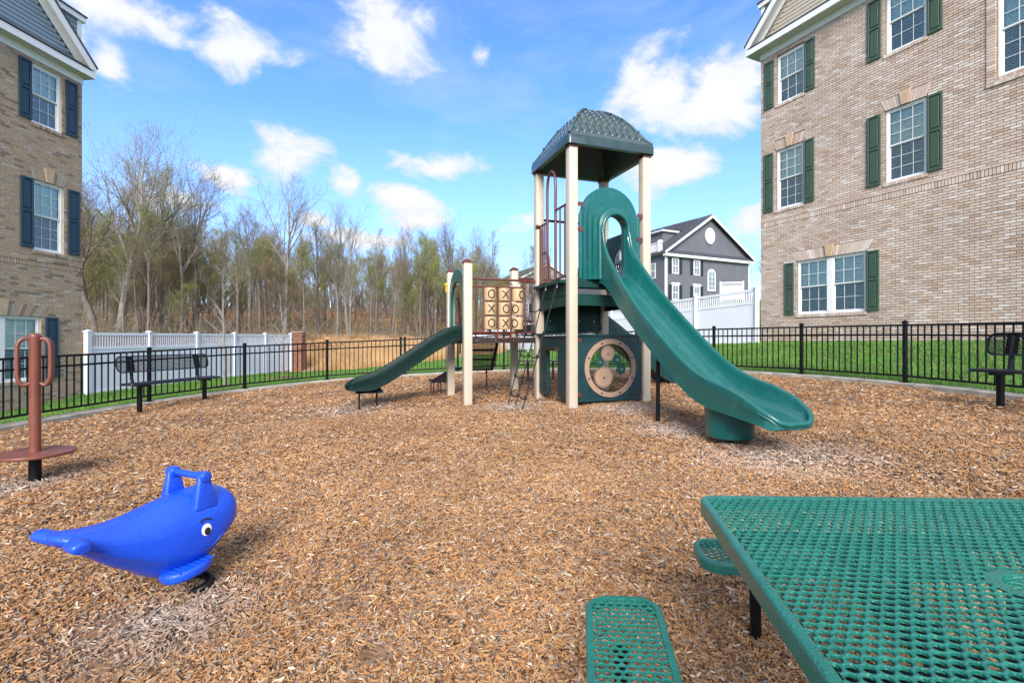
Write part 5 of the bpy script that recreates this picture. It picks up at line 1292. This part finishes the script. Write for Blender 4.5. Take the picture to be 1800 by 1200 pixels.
    st = [(.12, 1.975, .80, .195, .05), (.18, 1.97, .72, .195, .05), (.24, 1.955, .52, .198, .06), (.32, 1.92, .40, .203, .07), (.45, 1.84, .33, .212, .08), (.7, 1.64, .275, .225, .10), (1.1, 1.33, .235, .245, .085), (1.5, 1.04, .22, .25, .08), (1.85, .79, .22, .25, .075), (2.15, .61, .225, .255, .065), (2.4, .53, .215, .26, .05), (2.65, .49, .195, .262, .04), (2.85, .46, .155, .258, .035), (2.98, .435, .11, .24, .03), (3.06, .41, .09, .205, .035), (3.11, .405, .05, .155, .02), (3.135, .402, .03, .08, .01)]
    slide(o, ddir, U, st, GREENP, 'slide')
    # exit barrel, post and mid leg
    c = o + ddir * 2.36; g = mz(c.x, c.y); b = MB(); b.tube([(c.x, c.y, g + .06), (c.x, c.y, g + .075), (c.x, c.y, .47)], [.20, .22, .235], 28); b.build('slide_base', GREENP, t, smooth=40)
    b = MB(); b.tube([(c.x, c.y, g - .1), (c.x, c.y, g + .07)], .025, 12); b.build('leg', BLACK, t, smooth=40)
    c = o + ddir * 1.36 - U * .13; g = mz(c.x, c.y); b = MB(); b.tube([(c.x, c.y, g - .1), (c.x, c.y, 1.0)], .024, 12); b.build('leg', BLACK, t, smooth=40)
    # small slide off the left side of the low deck
    o1 = W_(P1, 0, S_ / 2)
    st1 = [(-.12, 1.19, .20, .22, .04), (.08, 1.18, .17, .22, .06), (.22, 1.13, .17, .22, .07), (.42, 1.03, .165, .22, .08), (.62, .90, .165, .22, .08), (1.03, .63, .165, .22, .08), (1.25, .50, .165, .22, .075), (1.42, .44, .15, .22, .07), (1.6, .42, .12, .21, .05), (1.72, .405, .07, .17, .03), (1.77, .40, .03, .09, .01)]
    slide(o1, -U, V3, st1, DGREENM, 'slide')
    c = o1 - U * 1.42; g = mz(c.x, c.y); b = MB(); b.box((c.x, c.y, .355), (.34, .26, .07), rot=Matrix.Rotation(math.pi, 3, 'X') @ ROT.inverted(), taper=1.25); b.build('slide_base', DGREENM, t, bevel=.01)
    for s in (-.1, .1):
        b = MB(); q = c - U * (0.02) + U * s; b.tube([q + UP * .345 + Vector((0, 0, 0)), q + UP * .335 - U * .03 * math.copysign(1, -s), q + UP * .28 + U * .03 * math.copysign(1, s), Vector((q.x, q.y, g - .08)) + U * .035 * math.copysign(1, s)], .014, 10); b.build('leg', BLACK, t, smooth=50)
    # arch over the small slide
    b = MB(); n = 16; rows = []
    hw = S_ / 2 - .06
    o1a = W_(P1, -.02, S_ / 2, 1.18)
    for (ro, wo, dd) in ((1, 0, -.02), (1, 0, .02), (0, 0, .02), (0, 0, -.02), (1, 0, -.02)):
        R1, H1 = (hw, 1.12) if ro else (hw - .13, .93)
        row = [o1a + V3 * (-R1) + UP * 0 + U * dd]
        for k in range(n + 1):
            a = math.pi * k / n; xx = -R1 * math.cos(a); zz_ = (H1 - .38) + .38 * math.sin(a); row.append(o1a + V3 * xx + UP * zz_ + U * dd)
        row.append(o1a + V3 * R1 + U * dd); rows.append(row)
    b.grid(rows); b.build('arch_panel', GREENP, t, smooth=40)
    # slide going off behind the tower to the right
    o3 = W_(BR, 0, S_ / 2)
    st3 = [(-.1, 1.42, .25, .22, .05), (.15, 1.40, .24, .22, .06), (.4, 1.27, .22, .22, .08), (.9, .92, .22, .22, .1), (1.4, .58, .22, .22, .1), (1.7, .42, .21, .22, .09), (1.95, .38, .17, .22, .06), (2.12, .36, .09, .17, .03), (2.18, .36, .04, .09, .01)]
    slide(o3, U, V3, st3, DGREENP, 'slide')
    c = o3 + U * 1.75; g = mz(c.x, c.y); b = MB(); b.tube([(c.x, c.y, g + .04), (c.x, c.y, .36)], [.15, .16], 20); b.build('slide_base', DGREENP, t, smooth=40)
    # ---- bubble panel on the right side of the tower
    b = MB(); rows = []; n2 = 32; wv = S_ - .16; c = W_(FR, 0, S_ / 2, 2.36); hz_ = .46
    sqp2 = []
    for k in range(n2 + 1):
        a = 2 * math.pi * k / n2; ca, sa = math.cos(a), math.sin(a); f = min((wv / 2) / max(abs(ca), 1e-6), hz_ / max(abs(sa), 1e-6)); sqp2.append((f * ca, f * sa))
    for (wh, oo) in ((0, -.012), (1, -.012), (1, .012), (0, .012), (0, -.012)):
        rows.append([c + V3 * (sqp2[k][0] if wh else .27 * math.cos(2 * math.pi * k / n2)) + UP * (sqp2[k][1] if wh else .27 * math.sin(2 * math.pi * k / n2)) + U * oo for k in range(n2 + 1)])
    b.grid(rows); bp = b.build('bubble_panel', DECKG, t, smooth=30, weld=True)
    b = MB(); rows = []
    for j in range(7):
        a = R(90 * j / 6); rr_ = .27 * math.cos(a); dd = .02 + .16 * math.sin(a); rows.append([c + V3 * (rr_ * math.cos(2 * math.pi * k / n2)) + UP * (rr_ * math.sin(2 * math.pi * k / n2)) + U * dd for k in range(n2 + 1)])
    b.grid(rows); b.build('clear_bubble', BUBBLE, bp, smooth=60)
    b = MB(); rows = []
    for (r0, dd) in ((.26, -.02), (.31, -.02), (.31, -.012), (.26, -.012), (.26, -.02)): rows.append([c + V3 * (r0 * math.cos(2 * math.pi * k / n2)) + UP * (r0 * math.sin(2 * math.pi * k / n2)) + U * dd for k in range(n2 + 1)])
    b.grid(rows); b.build('bubble_ring', DGREENP, bp, smooth=30)
    b = MB(); b.tube([W_(BL, .06, 0, 3.08), W_(BR, -.06, 0, 3.08)], .02, 10); b.build('cross_bar', DGREENM, t, smooth=50)
    # ---- tic tac toe barrier between the low posts
    def barrier(a, c, zlo, zhi, bars, par=t, r=.018):
        d = c - a
        for z in (zlo, zhi): b = MB(); b.tube([a + d * .05 + UP * z, c - d * .05 + UP * z], r, 10); b.build('rail', BROWN, t, smooth=50)
        for f in bars: b = MB(); b.tube([a + d * f + UP * zlo, a + d * f + UP * zhi], r * .8, 10); b.build('bar', BROWN, t, smooth=50)
    z_lo, z_hi = 1.255, 2.085; d = BL - P1
    barrier(P1, BL, z_lo, z_hi, (.115, .215, .80, .90))
    fr = (.215, .80); zl, zh = 1.27, 1.965
    b = MB(); b.tube([P1 + d * fr[0] + UP * zh, P1 + d * fr[1] + UP * zh], .02, 10); b.build('rail', BROWN, t, smooth=50)
    for f in (.405, .59): b = MB(); b.tube([P1 + d * f + UP * 1.15 - V3 * .03, P1 + d * f + UP * zh - V3 * .03], .011, 8); b.build('bar', BROWN, t, smooth=50)
    b = MB(); P = catmull([(.42, 2.0), (.44, 2.035), (.52, 2.04), (.60, 2.03), (.62, 2.0)], 4); b.tube([P1 + d * p[0] + UP * p[1] for p in P], .008, 8); b.build('hand_hold', BROWN, t)
    b = MB(); P = catmull([(.38, 1.22), (.40, 1.17), (.48, 1.15), (.56, 1.17), (.58, 1.22)], 4); b.tube([P1 + d * p[0] + UP * p[1] - V3 * .02 for p in P], .01, 8); b.build('hand_hold', BROWN, t)
    marks = [['O', 'X', 'O'], ['X', 'O', 'O'], ['O', 'X', 'O']]; turn = [[0, 0, .55], [0, .12, -.75], [0, 0, -.9]]
    for r_ in range(3):
        for c_ in range(3):
            cc = P1 + d * (.305 + .193 * c_) + UP * (1.85 - .225 * r_); rad = .095; hh = .10
            b = MB(); n3 = 20; rows = []
            for (f, z) in ((.0, -hh), (.86, -hh), (.97, -hh + .006), (1, -hh + .02), (1, hh - .02), (.97, hh - .006), (.86, hh), (0, hh)):
                rows.append([cc + U * (rad * f * math.cos(2 * math.pi * k / n3)) + V3 * (rad * f * math.sin(2 * math.pi * k / n3)) + UP * z for k in range(n3 + 1)])
            b.grid(rows); dr = b.build('tic_tac_toe_drum', DRUM, t, smooth=40, weld=True)
            a0 = turn[r_][c_]
            def on(x, z, off=.001):
                a = x / rad + a0 * 1.0 - math.pi / 2; return cc + U * ((rad + off) * math.cos(a)) + V3 * ((rad + off) * math.sin(a)) + UP * z
            def stroke(pts, hw_=.0092):
                s = MB(); rows = []
                for i, (x, z) in enumerate(pts):
                    j = min(i + 1, len(pts) - 1); h_ = max(i - 1, 0); dx, dz = pts[j][0] - pts[h_][0], pts[j][1] - pts[h_][1]; l = math.hypot(dx, dz); nx_, nz_ = -dz / l * hw_, dx / l * hw_
                    rows.append([on(x - nx_, z - nz_, .0005), on(x - nx_, z - nz_, .003), on(x + nx_, z + nz_, .003), on(x + nx_, z + nz_, .0005)])
                s.grid(rows); return s
            if marks[r_][c_] == 'O':
                s = stroke([(.052 * math.cos(2 * math.pi * k / 24), .062 * math.sin(2 * math.pi * k / 24)) for k in range(25)]); s.build('letter_o', INK, dr, recalc=False)
            else:
                s = stroke([(-.05 + .1 * k / 6, -.062 + .124 * k / 6) for k in range(7)]); s2 = stroke([(-.05 + .1 * k / 6, .062 - .124 * k / 6) for k in range(7)]); s.add(s2.v, s2.f); s.build('letter_x', INK, dr, recalc=False)
            if c_ > 0 or r_ == 1:
                a0 = turn[r_][c_] + 2.1
                s = stroke([(.052 * math.cos(2 * math.pi * k / 24), .062 * math.sin(2 * math.pi * k / 24)) for k in range(25)]); s.build('letter_o', INK, dr, recalc=False)
    for c_ in range(3):
        q = P1 + d * (.305 + .193 * c_); b = MB(); b.tube([q + UP * 1.26, q + UP * 1.96], .02, 8); b.build('drum_axle', BROWN, t)
    # other barriers
    barrier(P3, Q, 1.5, 2.28, (.15, .3, .45, .6, .75, .88)); barrier(P2, P3, 1.25, 2.1, (.12, .88))
    b = MB(); b.tube([W_(P3, .1, -.05, 1.3), W_(P3, .16, -.05, 1.22), W_(P3, .35, -.03, 1.22), W_(P3, .42, -.02, 1.3)], .012, 8); b.build('hand_hold', BROWN, t)
    # vertical climber poles by the small slide
    for (x, y) in ((.07, .25), (.12, .55)):
        q = W_(P1, x, y); b = MB(); b.tube([q + UP * (mz(q.x, q.y) - .05), q + UP * 2.05], .018, 10); b.build('bar', BROWN, t, smooth=50)
    b = MB(); P = catmull([(.1, .9, .9), (.1, .9, 1.5), (.06, .82, 1.78), (.0, .7, 1.86)], 6); b.tube([W_(P1, p[0], p[1], p[2]) for p in P], .014, 10); b.build('hand_hold', DKBROWN, t, smooth=60)
    # ---- perforated steps hung from the back of the low deck
    for (i, zt_, zb2, off) in ((0, 1.13, .92, 0), (1, .92, .70, .08), (2, .70, .64, .2)):
        pass
    tfp = lambda p: W_(P2, .62 + p[0], .04 + .10 * (1 - (p[1] + .3) / .6) + p[2], .86 + p[1])
    b = MB(); perforated(b, lambda x, y: abs(x) < .27 - max(0, -(y + .12)) * .4 and abs(y) < .27, .6, .6, .038, .0115, 0, tf=tfp); b.build('climber_sheet', DKBROWN, t, recalc=False)
    b = MB()
    for z in (1.12, .95, .78, .60): b.beam(W_(P2, .34, .06 + (1.15 - z) * .2, z), W_(P2, .90 - (1.12 - z) * .2, .06 + (1.15 - z) * .2, z), .03, .035)
    b.beam(W_(P2, .90, .06, 1.14), W_(P2, .80, .17, .58), .02, .05); b.beam(W_(P2, .34, .06, 1.14), W_(P2, .36, .17, .58), .02, .05); b.build('climber_frame', DKBROWN, t)
    for x in (.42, .72):
        q = W_(P2, x, .2); b = MB(); b.tube([q + UP * (mz(q.x, q.y) - .05), q + UP * .62], .016, 10); b.build('leg', BROWN, t, smooth=50)
    # ---- transfer steps behind the left posts
    b = MB(); q = W_(P2, -.13, .35); b.box(q + UP * .40, (.34, .36, .05), rot=ROT); b.box(q + U * .26 + UP * .62, (.22, .36, .05), rot=ROT); b.add([q + U * -.17 - V3 * .18 + UP * .43, q + U * .15 - V3 * .18 + UP * .62, q + U * .15 - V3 * .18 + UP * .38, q + U * -.17 - V3 * .18 + UP * .38, q + U * -.17 - V3 * .16 + UP * .43, q + U * .15 - V3 * .16 + UP * .62, q + U * .15 - V3 * .16 + UP * .38, q + U * -.17 - V3 * .16 + UP * .38], [(0, 1, 2, 3), (7, 6, 5, 4), (0, 4, 5, 1), (1, 5, 6, 2), (2, 6, 7, 3), (3, 7, 4, 0)]); b.build('transfer_step', DKBROWN, t)
    for (x, y) in ((-.13, -.12), (-.0, -.12), (-.13, .14), (.0, .14)):
        p = q + U * x + V3 * y; b = MB(); b.tube([p + UP * (mz(p.x, p.y) - .05), p + UP * .40], .012, 8); b.build('leg', BROWN, t)
    # yellow toy on the far post
    b = MB(); p = W_(P2, -.08, 0, 1.98); b.tube([p, p + UP * .14], .012, 8); b.tube([p + UP * .12, p + UP * .16], .03, 6); b.build('play_bead', YELL, t)
    # round stool steps behind
    for (px, Y) in ((928, 10.6), (972, 10.6)):
        x = G(px, Y); b = MB(); b.tube([(x, Y, .69), (x, Y, .715)], .20, 24); b.build('pod_step', SPIN, t, smooth=40, bevel=.006)
        b = MB(); b.tube([(x, Y, .1), (x, Y, .69)], .025, 10); b.build('leg', BROWN, t)
    # ropes drooping under the low deck
    b = MB(); P = catmull([tuple(W_(P1, .1, .25, 1.16)), tuple(W_(P1, .2, .35, 1.24)), tuple(W_(P1, .3, .45, 1.12))], 6); b.tube([tuple(p) for p in P], .01, 8); b.build('rope', ROPE, t)
    fixparent(t)
YELL = mat('yellow_plastic', (.75, .45, .02), .4)
play()

# ------------------------------------------------------------------ trees
def limb(b, p, d, L, r0, r1, segs, wob, n, upb=.0):
    pts = [p.copy()]; rs = [r0]; d = d.normalized()
    for k in range(segs):
        d = (d + Vector((random.gauss(0, wob), random.gauss(0, wob), random.gauss(0, wob) + upb))).normalized(); p = p + d * (L / segs); pts.append(p.copy()); rs.append(lerp(r0, r1, (k + 1) / segs))
    b.tube(pts, rs, n, cap=False); return pts, rs, d
def make_tree(seed, H, r, start, kind, leaf, leaves=1.0, barkm=None, spread=1.0):
    random.seed(seed); tb = MB(); cb = MB(); lb = MB()
    lean = Vector((random.gauss(0, .035), random.gauss(0, .035), 1))
    wob = {'poplar': .022, 'oak': .075, 'fork': .04, 'under': .07}[kind]
    top = .93 if kind != 'oak' else .75
    pts, rs, _ = limb(tb, Vector((0, 0, -.3)), lean, H * top, r, r * .12, 14, wob, 7, .01)
    tips = []
    def child(pts, rs, f0, f1, cnt, depth, L, ang):
        for k in range(cnt):
            f = lerp(f0, f1, (k + random.random() * .8) / cnt); i = min(int(f * (len(pts) - 1)), len(pts) - 2); fr = f * (len(pts) - 1) - i
            p = pts[i].lerp(pts[i + 1], fr); dr = (pts[i + 1] - pts[i]).normalized(); rr = lerp(rs[i], rs[i + 1], fr)
            az = random.uniform(0, 6.283); side = dr.orthogonal().normalized(); side.rotate(Quaternion(dr, az)); an = ang * random.uniform(.7, 1.3)
            d = dr * math.cos(an) + side * math.sin(an); d.z += .12
            l = L * random.uniform(.65, 1.15) * (1.15 - .75 * ((f - f0) / max(f1 - f0, .01)) if depth == 1 else 1)
            r0 = min(rr * .6, l * .035 if depth == 1 else l * .022)
            r0 = max(r0, .006)
            w = {1: .12 if kind == 'oak' else .07, 2: .14, 3: .16, 4: .2}[depth]
            pp, rr2, _ = limb(tb if depth == 1 else cb, p, d, l, r0, r0 * .3 if depth < 3 else .0035, {1: 7, 2: 5, 3: 4, 4: 2}[depth], w, {1: 5, 2: 4, 3: 3, 4: 3}[depth], .05 if kind != 'oak' else .03)
            if depth == 1: child(pp, rr2, .22, .97, 8, 2, l * .5, .62)
            elif depth == 2: child(pp, rr2, .25, .98, 6, 3, l * .55, .6)
            elif depth == 3:
                tips.extend(pp[1:])
                if random.random() < .55: child(pp, rr2, .4, .95, 2, 4, l * .6, .6)
            else: tips.extend(pp[1:])
    n1 = {'poplar': 16, 'oak': 13, 'fork': 12, 'under': 12}[kind]; L1 = H * {'poplar': .24, 'oak': .38, 'fork': .42, 'under': .34}[kind] * spread; ang = {'poplar': .6, 'oak': .95, 'fork': .42, 'under': .8}[kind]
    child(pts, rs, start, .98, n1, 1, L1, ang)
    cnt = int(len(tips) * leaves)
    for k in range(cnt):
        p = random.choice(tips) + Vector((random.gauss(0, .12), random.gauss(0, .12), random.gauss(0, .1))); s = random.uniform(.022, .05) * (H / 14) ** .5
        q = Quaternion((random.uniform(-1, 1), random.uniform(-1, 1), random.uniform(-1, 1)), random.uniform(0, 3.1))
        a = q @ Vector((s, 0, 0)); c = q @ Vector((0, s * .7, 0)); lb.add([p - a, p + c, p + a, p - c], [(0, 1, 2, 3)])
    bk = barkm or BARKA
    tm = tb.mesh('trunk', bk, smooth=70, recalc=False); cm = cb.mesh('crown', bk, smooth=70, recalc=False)
    # leaves joined into the crown mesh with their own material
    if cnt:
        nv = len(cb.v); me = bpy.data.meshes.new('crown'); me.from_pydata(cb.v + lb.v, [], cb.f + [tuple(i + nv for i in f) for f in lb.f])
        me.materials.append(bk); me.materials.append(leaf)
        mi = np.zeros(len(me.polygons), np.int32); mi[len(cb.f):] = 1; me.polygons.foreach_set('material_index', mi); me.shade_smooth(); cm = me
    return tm, cm
def place_tree(T, x, y, z, s, rz, label, group=None, nm='bare_tree', cat='tree'):
    o = thing(nm, label, cat, (x, y, z - .05), group, rz); o.scale = (s, s, s * random.uniform(.95, 1.08))
    obj('trunk', T[0], o); obj('crown', T[1], o); return o
def woods():
    T = {}
    T['oak1'] = make_tree(3, 15, .33, .42, 'oak', LEAFA, .7, BARKA); T['oak2'] = make_tree(15, 15, .22, .38, 'oak', LEAFA, .6, BARKA)
    T['fork1'] = make_tree(5, 14, .24, .40, 'fork', LEAFA, .5, BARKC); T['fork2'] = make_tree(26, 14, .22, .45, 'fork', LEAFB, .5, BARKA)
    T['pop1'] = make_tree(7, 16, .2, .45, 'poplar', LEAFA, 1.1, BARKA); T['pop2'] = make_tree(8, 16, .19, .5, 'poplar', LEAFB, .5, BARKB); T['pop3'] = make_tree(9, 15, .17, .42, 'poplar', LEAFA, .3, BARKC); T['pop4'] = make_tree(19, 15, .16, .5, 'poplar', LEAFA, 1.8, BARKA)
    T['und1'] = make_tree(31, 8, .09, .22, 'under', LEAFA, 2.6, BARKB); T['und2'] = make_tree(32, 9, .09, .25, 'under', LEAFA, 2.2, BARKA); T['und3'] = make_tree(33, 8, .08, .2, 'under', LEAFB, 1.7, BARKB)
    random.seed(11)
    named = [(205, 33, 'fork1', .98, 'tall narrow fork limbed tree between the house corner and the crooked tree'), (318, 37, 'pop3', .82, 'pale straight bare tree left of the fan shaped tree'), (440, 41, 'fork2', .72, 'short forked bare tree between the two saplings'), (560, 43, 'pop1', .62, 'dark straight tree just right of the brick pier'), (660, 47, 'pop3', .66, 'thin white trunked tree above the left end of the straw field'), (748, 50, 'pop1', .72, 'grey tree rising above the small slide'), (832, 56, 'fork1', .80, 'vase shaped tree seen just above the low deck'), (165, 31, 'oak2', 15.5 / 15, 'tall forked tree close beside the brown brick house corner'), (240, 36, 'oak1', 1.02, 'large thick tree with crooked spreading limbs behind the white fence'),
             (283, 40, 'pop1', .86, 'dark slender tree just right of the large crooked tree'), (345, 42, 'fork2', .98, 'fan shaped bare tree rising above the white fence'),
             (392, 40, 'pop3', .70, 'pale trunked tree behind the sapling at the white fence'), (500, 40, 'fork1', .88, 'tall vase shaped tree standing over the brick pier'),
             (612, 44, 'fork1', .76, 'round topped bare tree above the middle of the black fence'), (718, 46, 'fork2', .66, 'curved pale tree leaning on the straw covered rise'),
             (792, 50, 'fork2', .80, 'broad leafy topped tree behind the low deck posts'), (862, 60, 'pop3', .82, 'thin upright bare tree right of the low deck posts'), (948, 84, 'und2', 1.75, 'lone thin bare tree above the distant pale grey house')]
    for (px, Y, k, s, lab) in named:
        x = G(px, Y); place_tree(T[k], x, Y, tz(x, Y), s, random.uniform(0, 6.28), lab)
    # front rows and depth of the wood
    cnt = 0
    tops = [(130, 330), (220, 350), (300, 365), (380, 385), (450, 395), (520, 405), (600, 410), (660, 435), (720, 425), (790, 410), (860, 430), (905, 475), (1000, 520)]
    tries = 0; placed = []
    while cnt < 240 and tries < 20000:
        tries += 1
        px = random.uniform(60, 915); front = np.interp(px, [60, 200, 350, 450, 520, 650, 800, 915], [31, 31, 34, 36, 38, 42, 46, 62])
        dd = front + random.random() ** 1.5 * 55; x = G(px, dd)
        if any((x - a) ** 2 + (dd - b) ** 2 < 1.5 for a, b in placed): continue
        placed.append((x, dd)); z = tz(x, dd)
        ytop = np.interp(px, [t[0] for t in tops], [t[1] for t in tops]) + abs(random.gauss(0, 46)); want = (600 - ytop) * dd / F + CAMZ - z
        und = random.random() < .3
        if und:
            k = random.choice(['und1', 'und2', 'und3', 'und1']); base = {'und1': 8, 'und2': 9, 'und3': 8}[k]; s = min(want, random.uniform(5, 10)) / base
        else:
            k = random.choice(['pop1', 'pop2', 'pop3', 'pop4', 'pop4', 'fork2', 'pop1', 'pop2']); base = {'pop1': 16, 'pop2': 16, 'pop3': 15, 'pop4': 15, 'fork2': 14}[k]; s = min(want, 19) / base
        if s < .35: continue
        zone = ('beside the brown brick house' if px < 200 else 'beyond the left white fence' if px < 350 else 'beyond the two saplings' if px < 500 else 'beyond the straw field' if px < 640 else 'above the small slide' if px < 780 else 'behind the low play deck')
        row = 'at the wood edge' if dd < front + 9 else 'mid wood' if dd < front + 24 else 'deep in the wood'
        desc = ('small leafing understorey tree' if und else {'pop1': 'tall straight grey tree', 'pop2': 'tall ochre budded tree', 'pop3': 'slender pale trunked tree', 'pop4': 'slender green budded tree', 'fork2': 'forked bare tree'}[k])
        place_tree(T[k], x, dd, z, s, random.uniform(0, 6.28), desc + ' ' + row + ' ' + zone, desc + 's of the wood')
        cnt += 1
    # far trees right of the grey house
    for (px, Y, s) in ((1318, 80, .75), (1330, 74, .62), (1342, 84, .85), (1326, 92, .95)):
        x = G(px, Y); place_tree(T[random.choice(['und3', 'pop2'])], x, Y, tz(x, Y), s, random.uniform(0, 6.28), 'brownish tree in the gap between grey house and pale brick house', 'trees right of the grey house')
    # distant wood as one mass of trunks and twigs
    random.seed(5); b = MB(); 
    for k in range(1500):
        px = random.uniform(0, 930); Y = random.uniform(88, 135); x = G(px, Y); z = tz(x, Y); yt = np.interp(px, [t[0] for t in tops], [t[1] for t in tops]) + 60 + random.uniform(0, 70)
        h = max(3, (600 - yt) * Y / F + CAMZ - z); r0 = random.uniform(.06, .16); p = Vector((x, Y, z - .2)); d = Vector((random.gauss(0, .04), random.gauss(0, .04), 1))
        pts, rs, _ = limb(b, p, d, h, r0, r0 * .2, 4, .03, 4)
        for j in range(7):
            i = random.randint(1, 3); q = pts[i].lerp(pts[i + 1], random.random()); a = random.uniform(0, 6.28); dv = Vector((math.cos(a) * .7, math.sin(a) * .7, random.uniform(.6, 1.2)))
            pp, r2, _ = limb(b, q, dv, h * random.uniform(.12, .28), r0 * .4, .01, 3, .12, 3, .05)
            for m in range(3):
                qq = random.choice(pp[1:]); a = random.uniform(0, 6.28); limb(b, qq, Vector((math.cos(a), math.sin(a), .8)), h * .09, r0 * .18, .006, 2, .15, 3)
    tag(b.build('distant_wood', BARKB, recalc=False, smooth=70), 'far mass of bare trunks and twigs at the back of the wood', 'wood', kind='stuff')
    # brush along the foot of the wood
    random.seed(6); b = MB(); l = MB()
    for k in range(1500):
        px = random.uniform(120, 900); front = np.interp(px, [60, 200, 350, 450, 520, 650, 800, 915], [27, 28, 32, 34, 36, 40, 44, 60]); Y = front + random.uniform(0, 22); x = G(px, Y); z = tz(x, Y)
        for j in range(3):
            a = random.uniform(0, 6.28); pp, _, _ = limb(b, Vector((x, Y, z)), Vector((math.cos(a) * .4, math.sin(a) * .4, 1)), random.uniform(.8, 2.6), .014, .004, 3, .12, 3)
            for q in pp[1:]:
                if random.random() < .35:
                    s = .05; l.add([q + Vector((-s, 0, 0)), q + Vector((0, s, s * .5)), q + Vector((s, 0, 0)), q + Vector((0, -s, -s * .5))], [(0, 1, 2, 3)])
    tag(b.build('undergrowth', BARKB, recalc=False), 'thin leafless undergrowth along the foot of the wood', 'undergrowth', kind='stuff')
    tag(l.build('undergrowth_leaves', LEAFA, recalc=False), 'sparse new leaves in the undergrowth', 'undergrowth', kind='stuff')
woods()
def saplings():
    for (x, y, H, seed, lab) in ((-7.9, 13.6, 3.3, 41, 'bare sapling in front of the middle of the left white fence'), (-8.45, 18.3, 3.2, 47, 'bare sapling near the brick pier at the end of the white fence')):
        random.seed(seed); tb = MB(); cb = MB(); z = tz(x, y)
        pts, rs, _ = limb(tb, Vector((0, 0, -.05)), Vector((0, 0, 1)), H, .036, .008, 12, .02, 8)
        for k in range(15):
            f = lerp(.32, .97, k / 15); i = min(int(f * 12), 11); p = pts[i].lerp(pts[i + 1], f * 12 - i); a = random.uniform(0, 6.28); l = H * .26 * (1.15 - f * .8)
            pp, _, _ = limb(cb, p, Vector((math.cos(a) * .75, math.sin(a) * .75, .85)), l, .011, .004, 6, .09, 5, .04)
            for j in range(4): q = random.choice(pp[2:]); a = random.uniform(0, 6.28); limb(cb, q, Vector((math.cos(a), math.sin(a), .9)), l * .4, .005, .002, 3, .1, 3)
        t = thing('sapling', lab, 'tree', (x, y, z)); tb.build('trunk', BARKC, t, smooth=60, recalc=False); cb.build('crown', BARKC, t, smooth=60, recalc=False)
        b = MB(); n = 24; rows = []
        for r_, h in ((0, .09), (.3, .07), (.55, .04), (.8, -.03)):
            rows.append([(x + r_ * (1 + .08 * math.sin(3 * k)) * math.cos(2 * math.pi * k / n), y + r_ * math.sin(2 * math.pi * k / n), tz(x + r_ * math.cos(2 * math.pi * k / n), y + r_ * math.sin(2 * math.pi * k / n)) + h) for k in range(n + 1)])
        for r_ in rows: r_[-1] = r_[0]
        b.grid(rows); tag(b.build('mulch_ring', G_BED, smooth=60), kind='structure')
saplings()
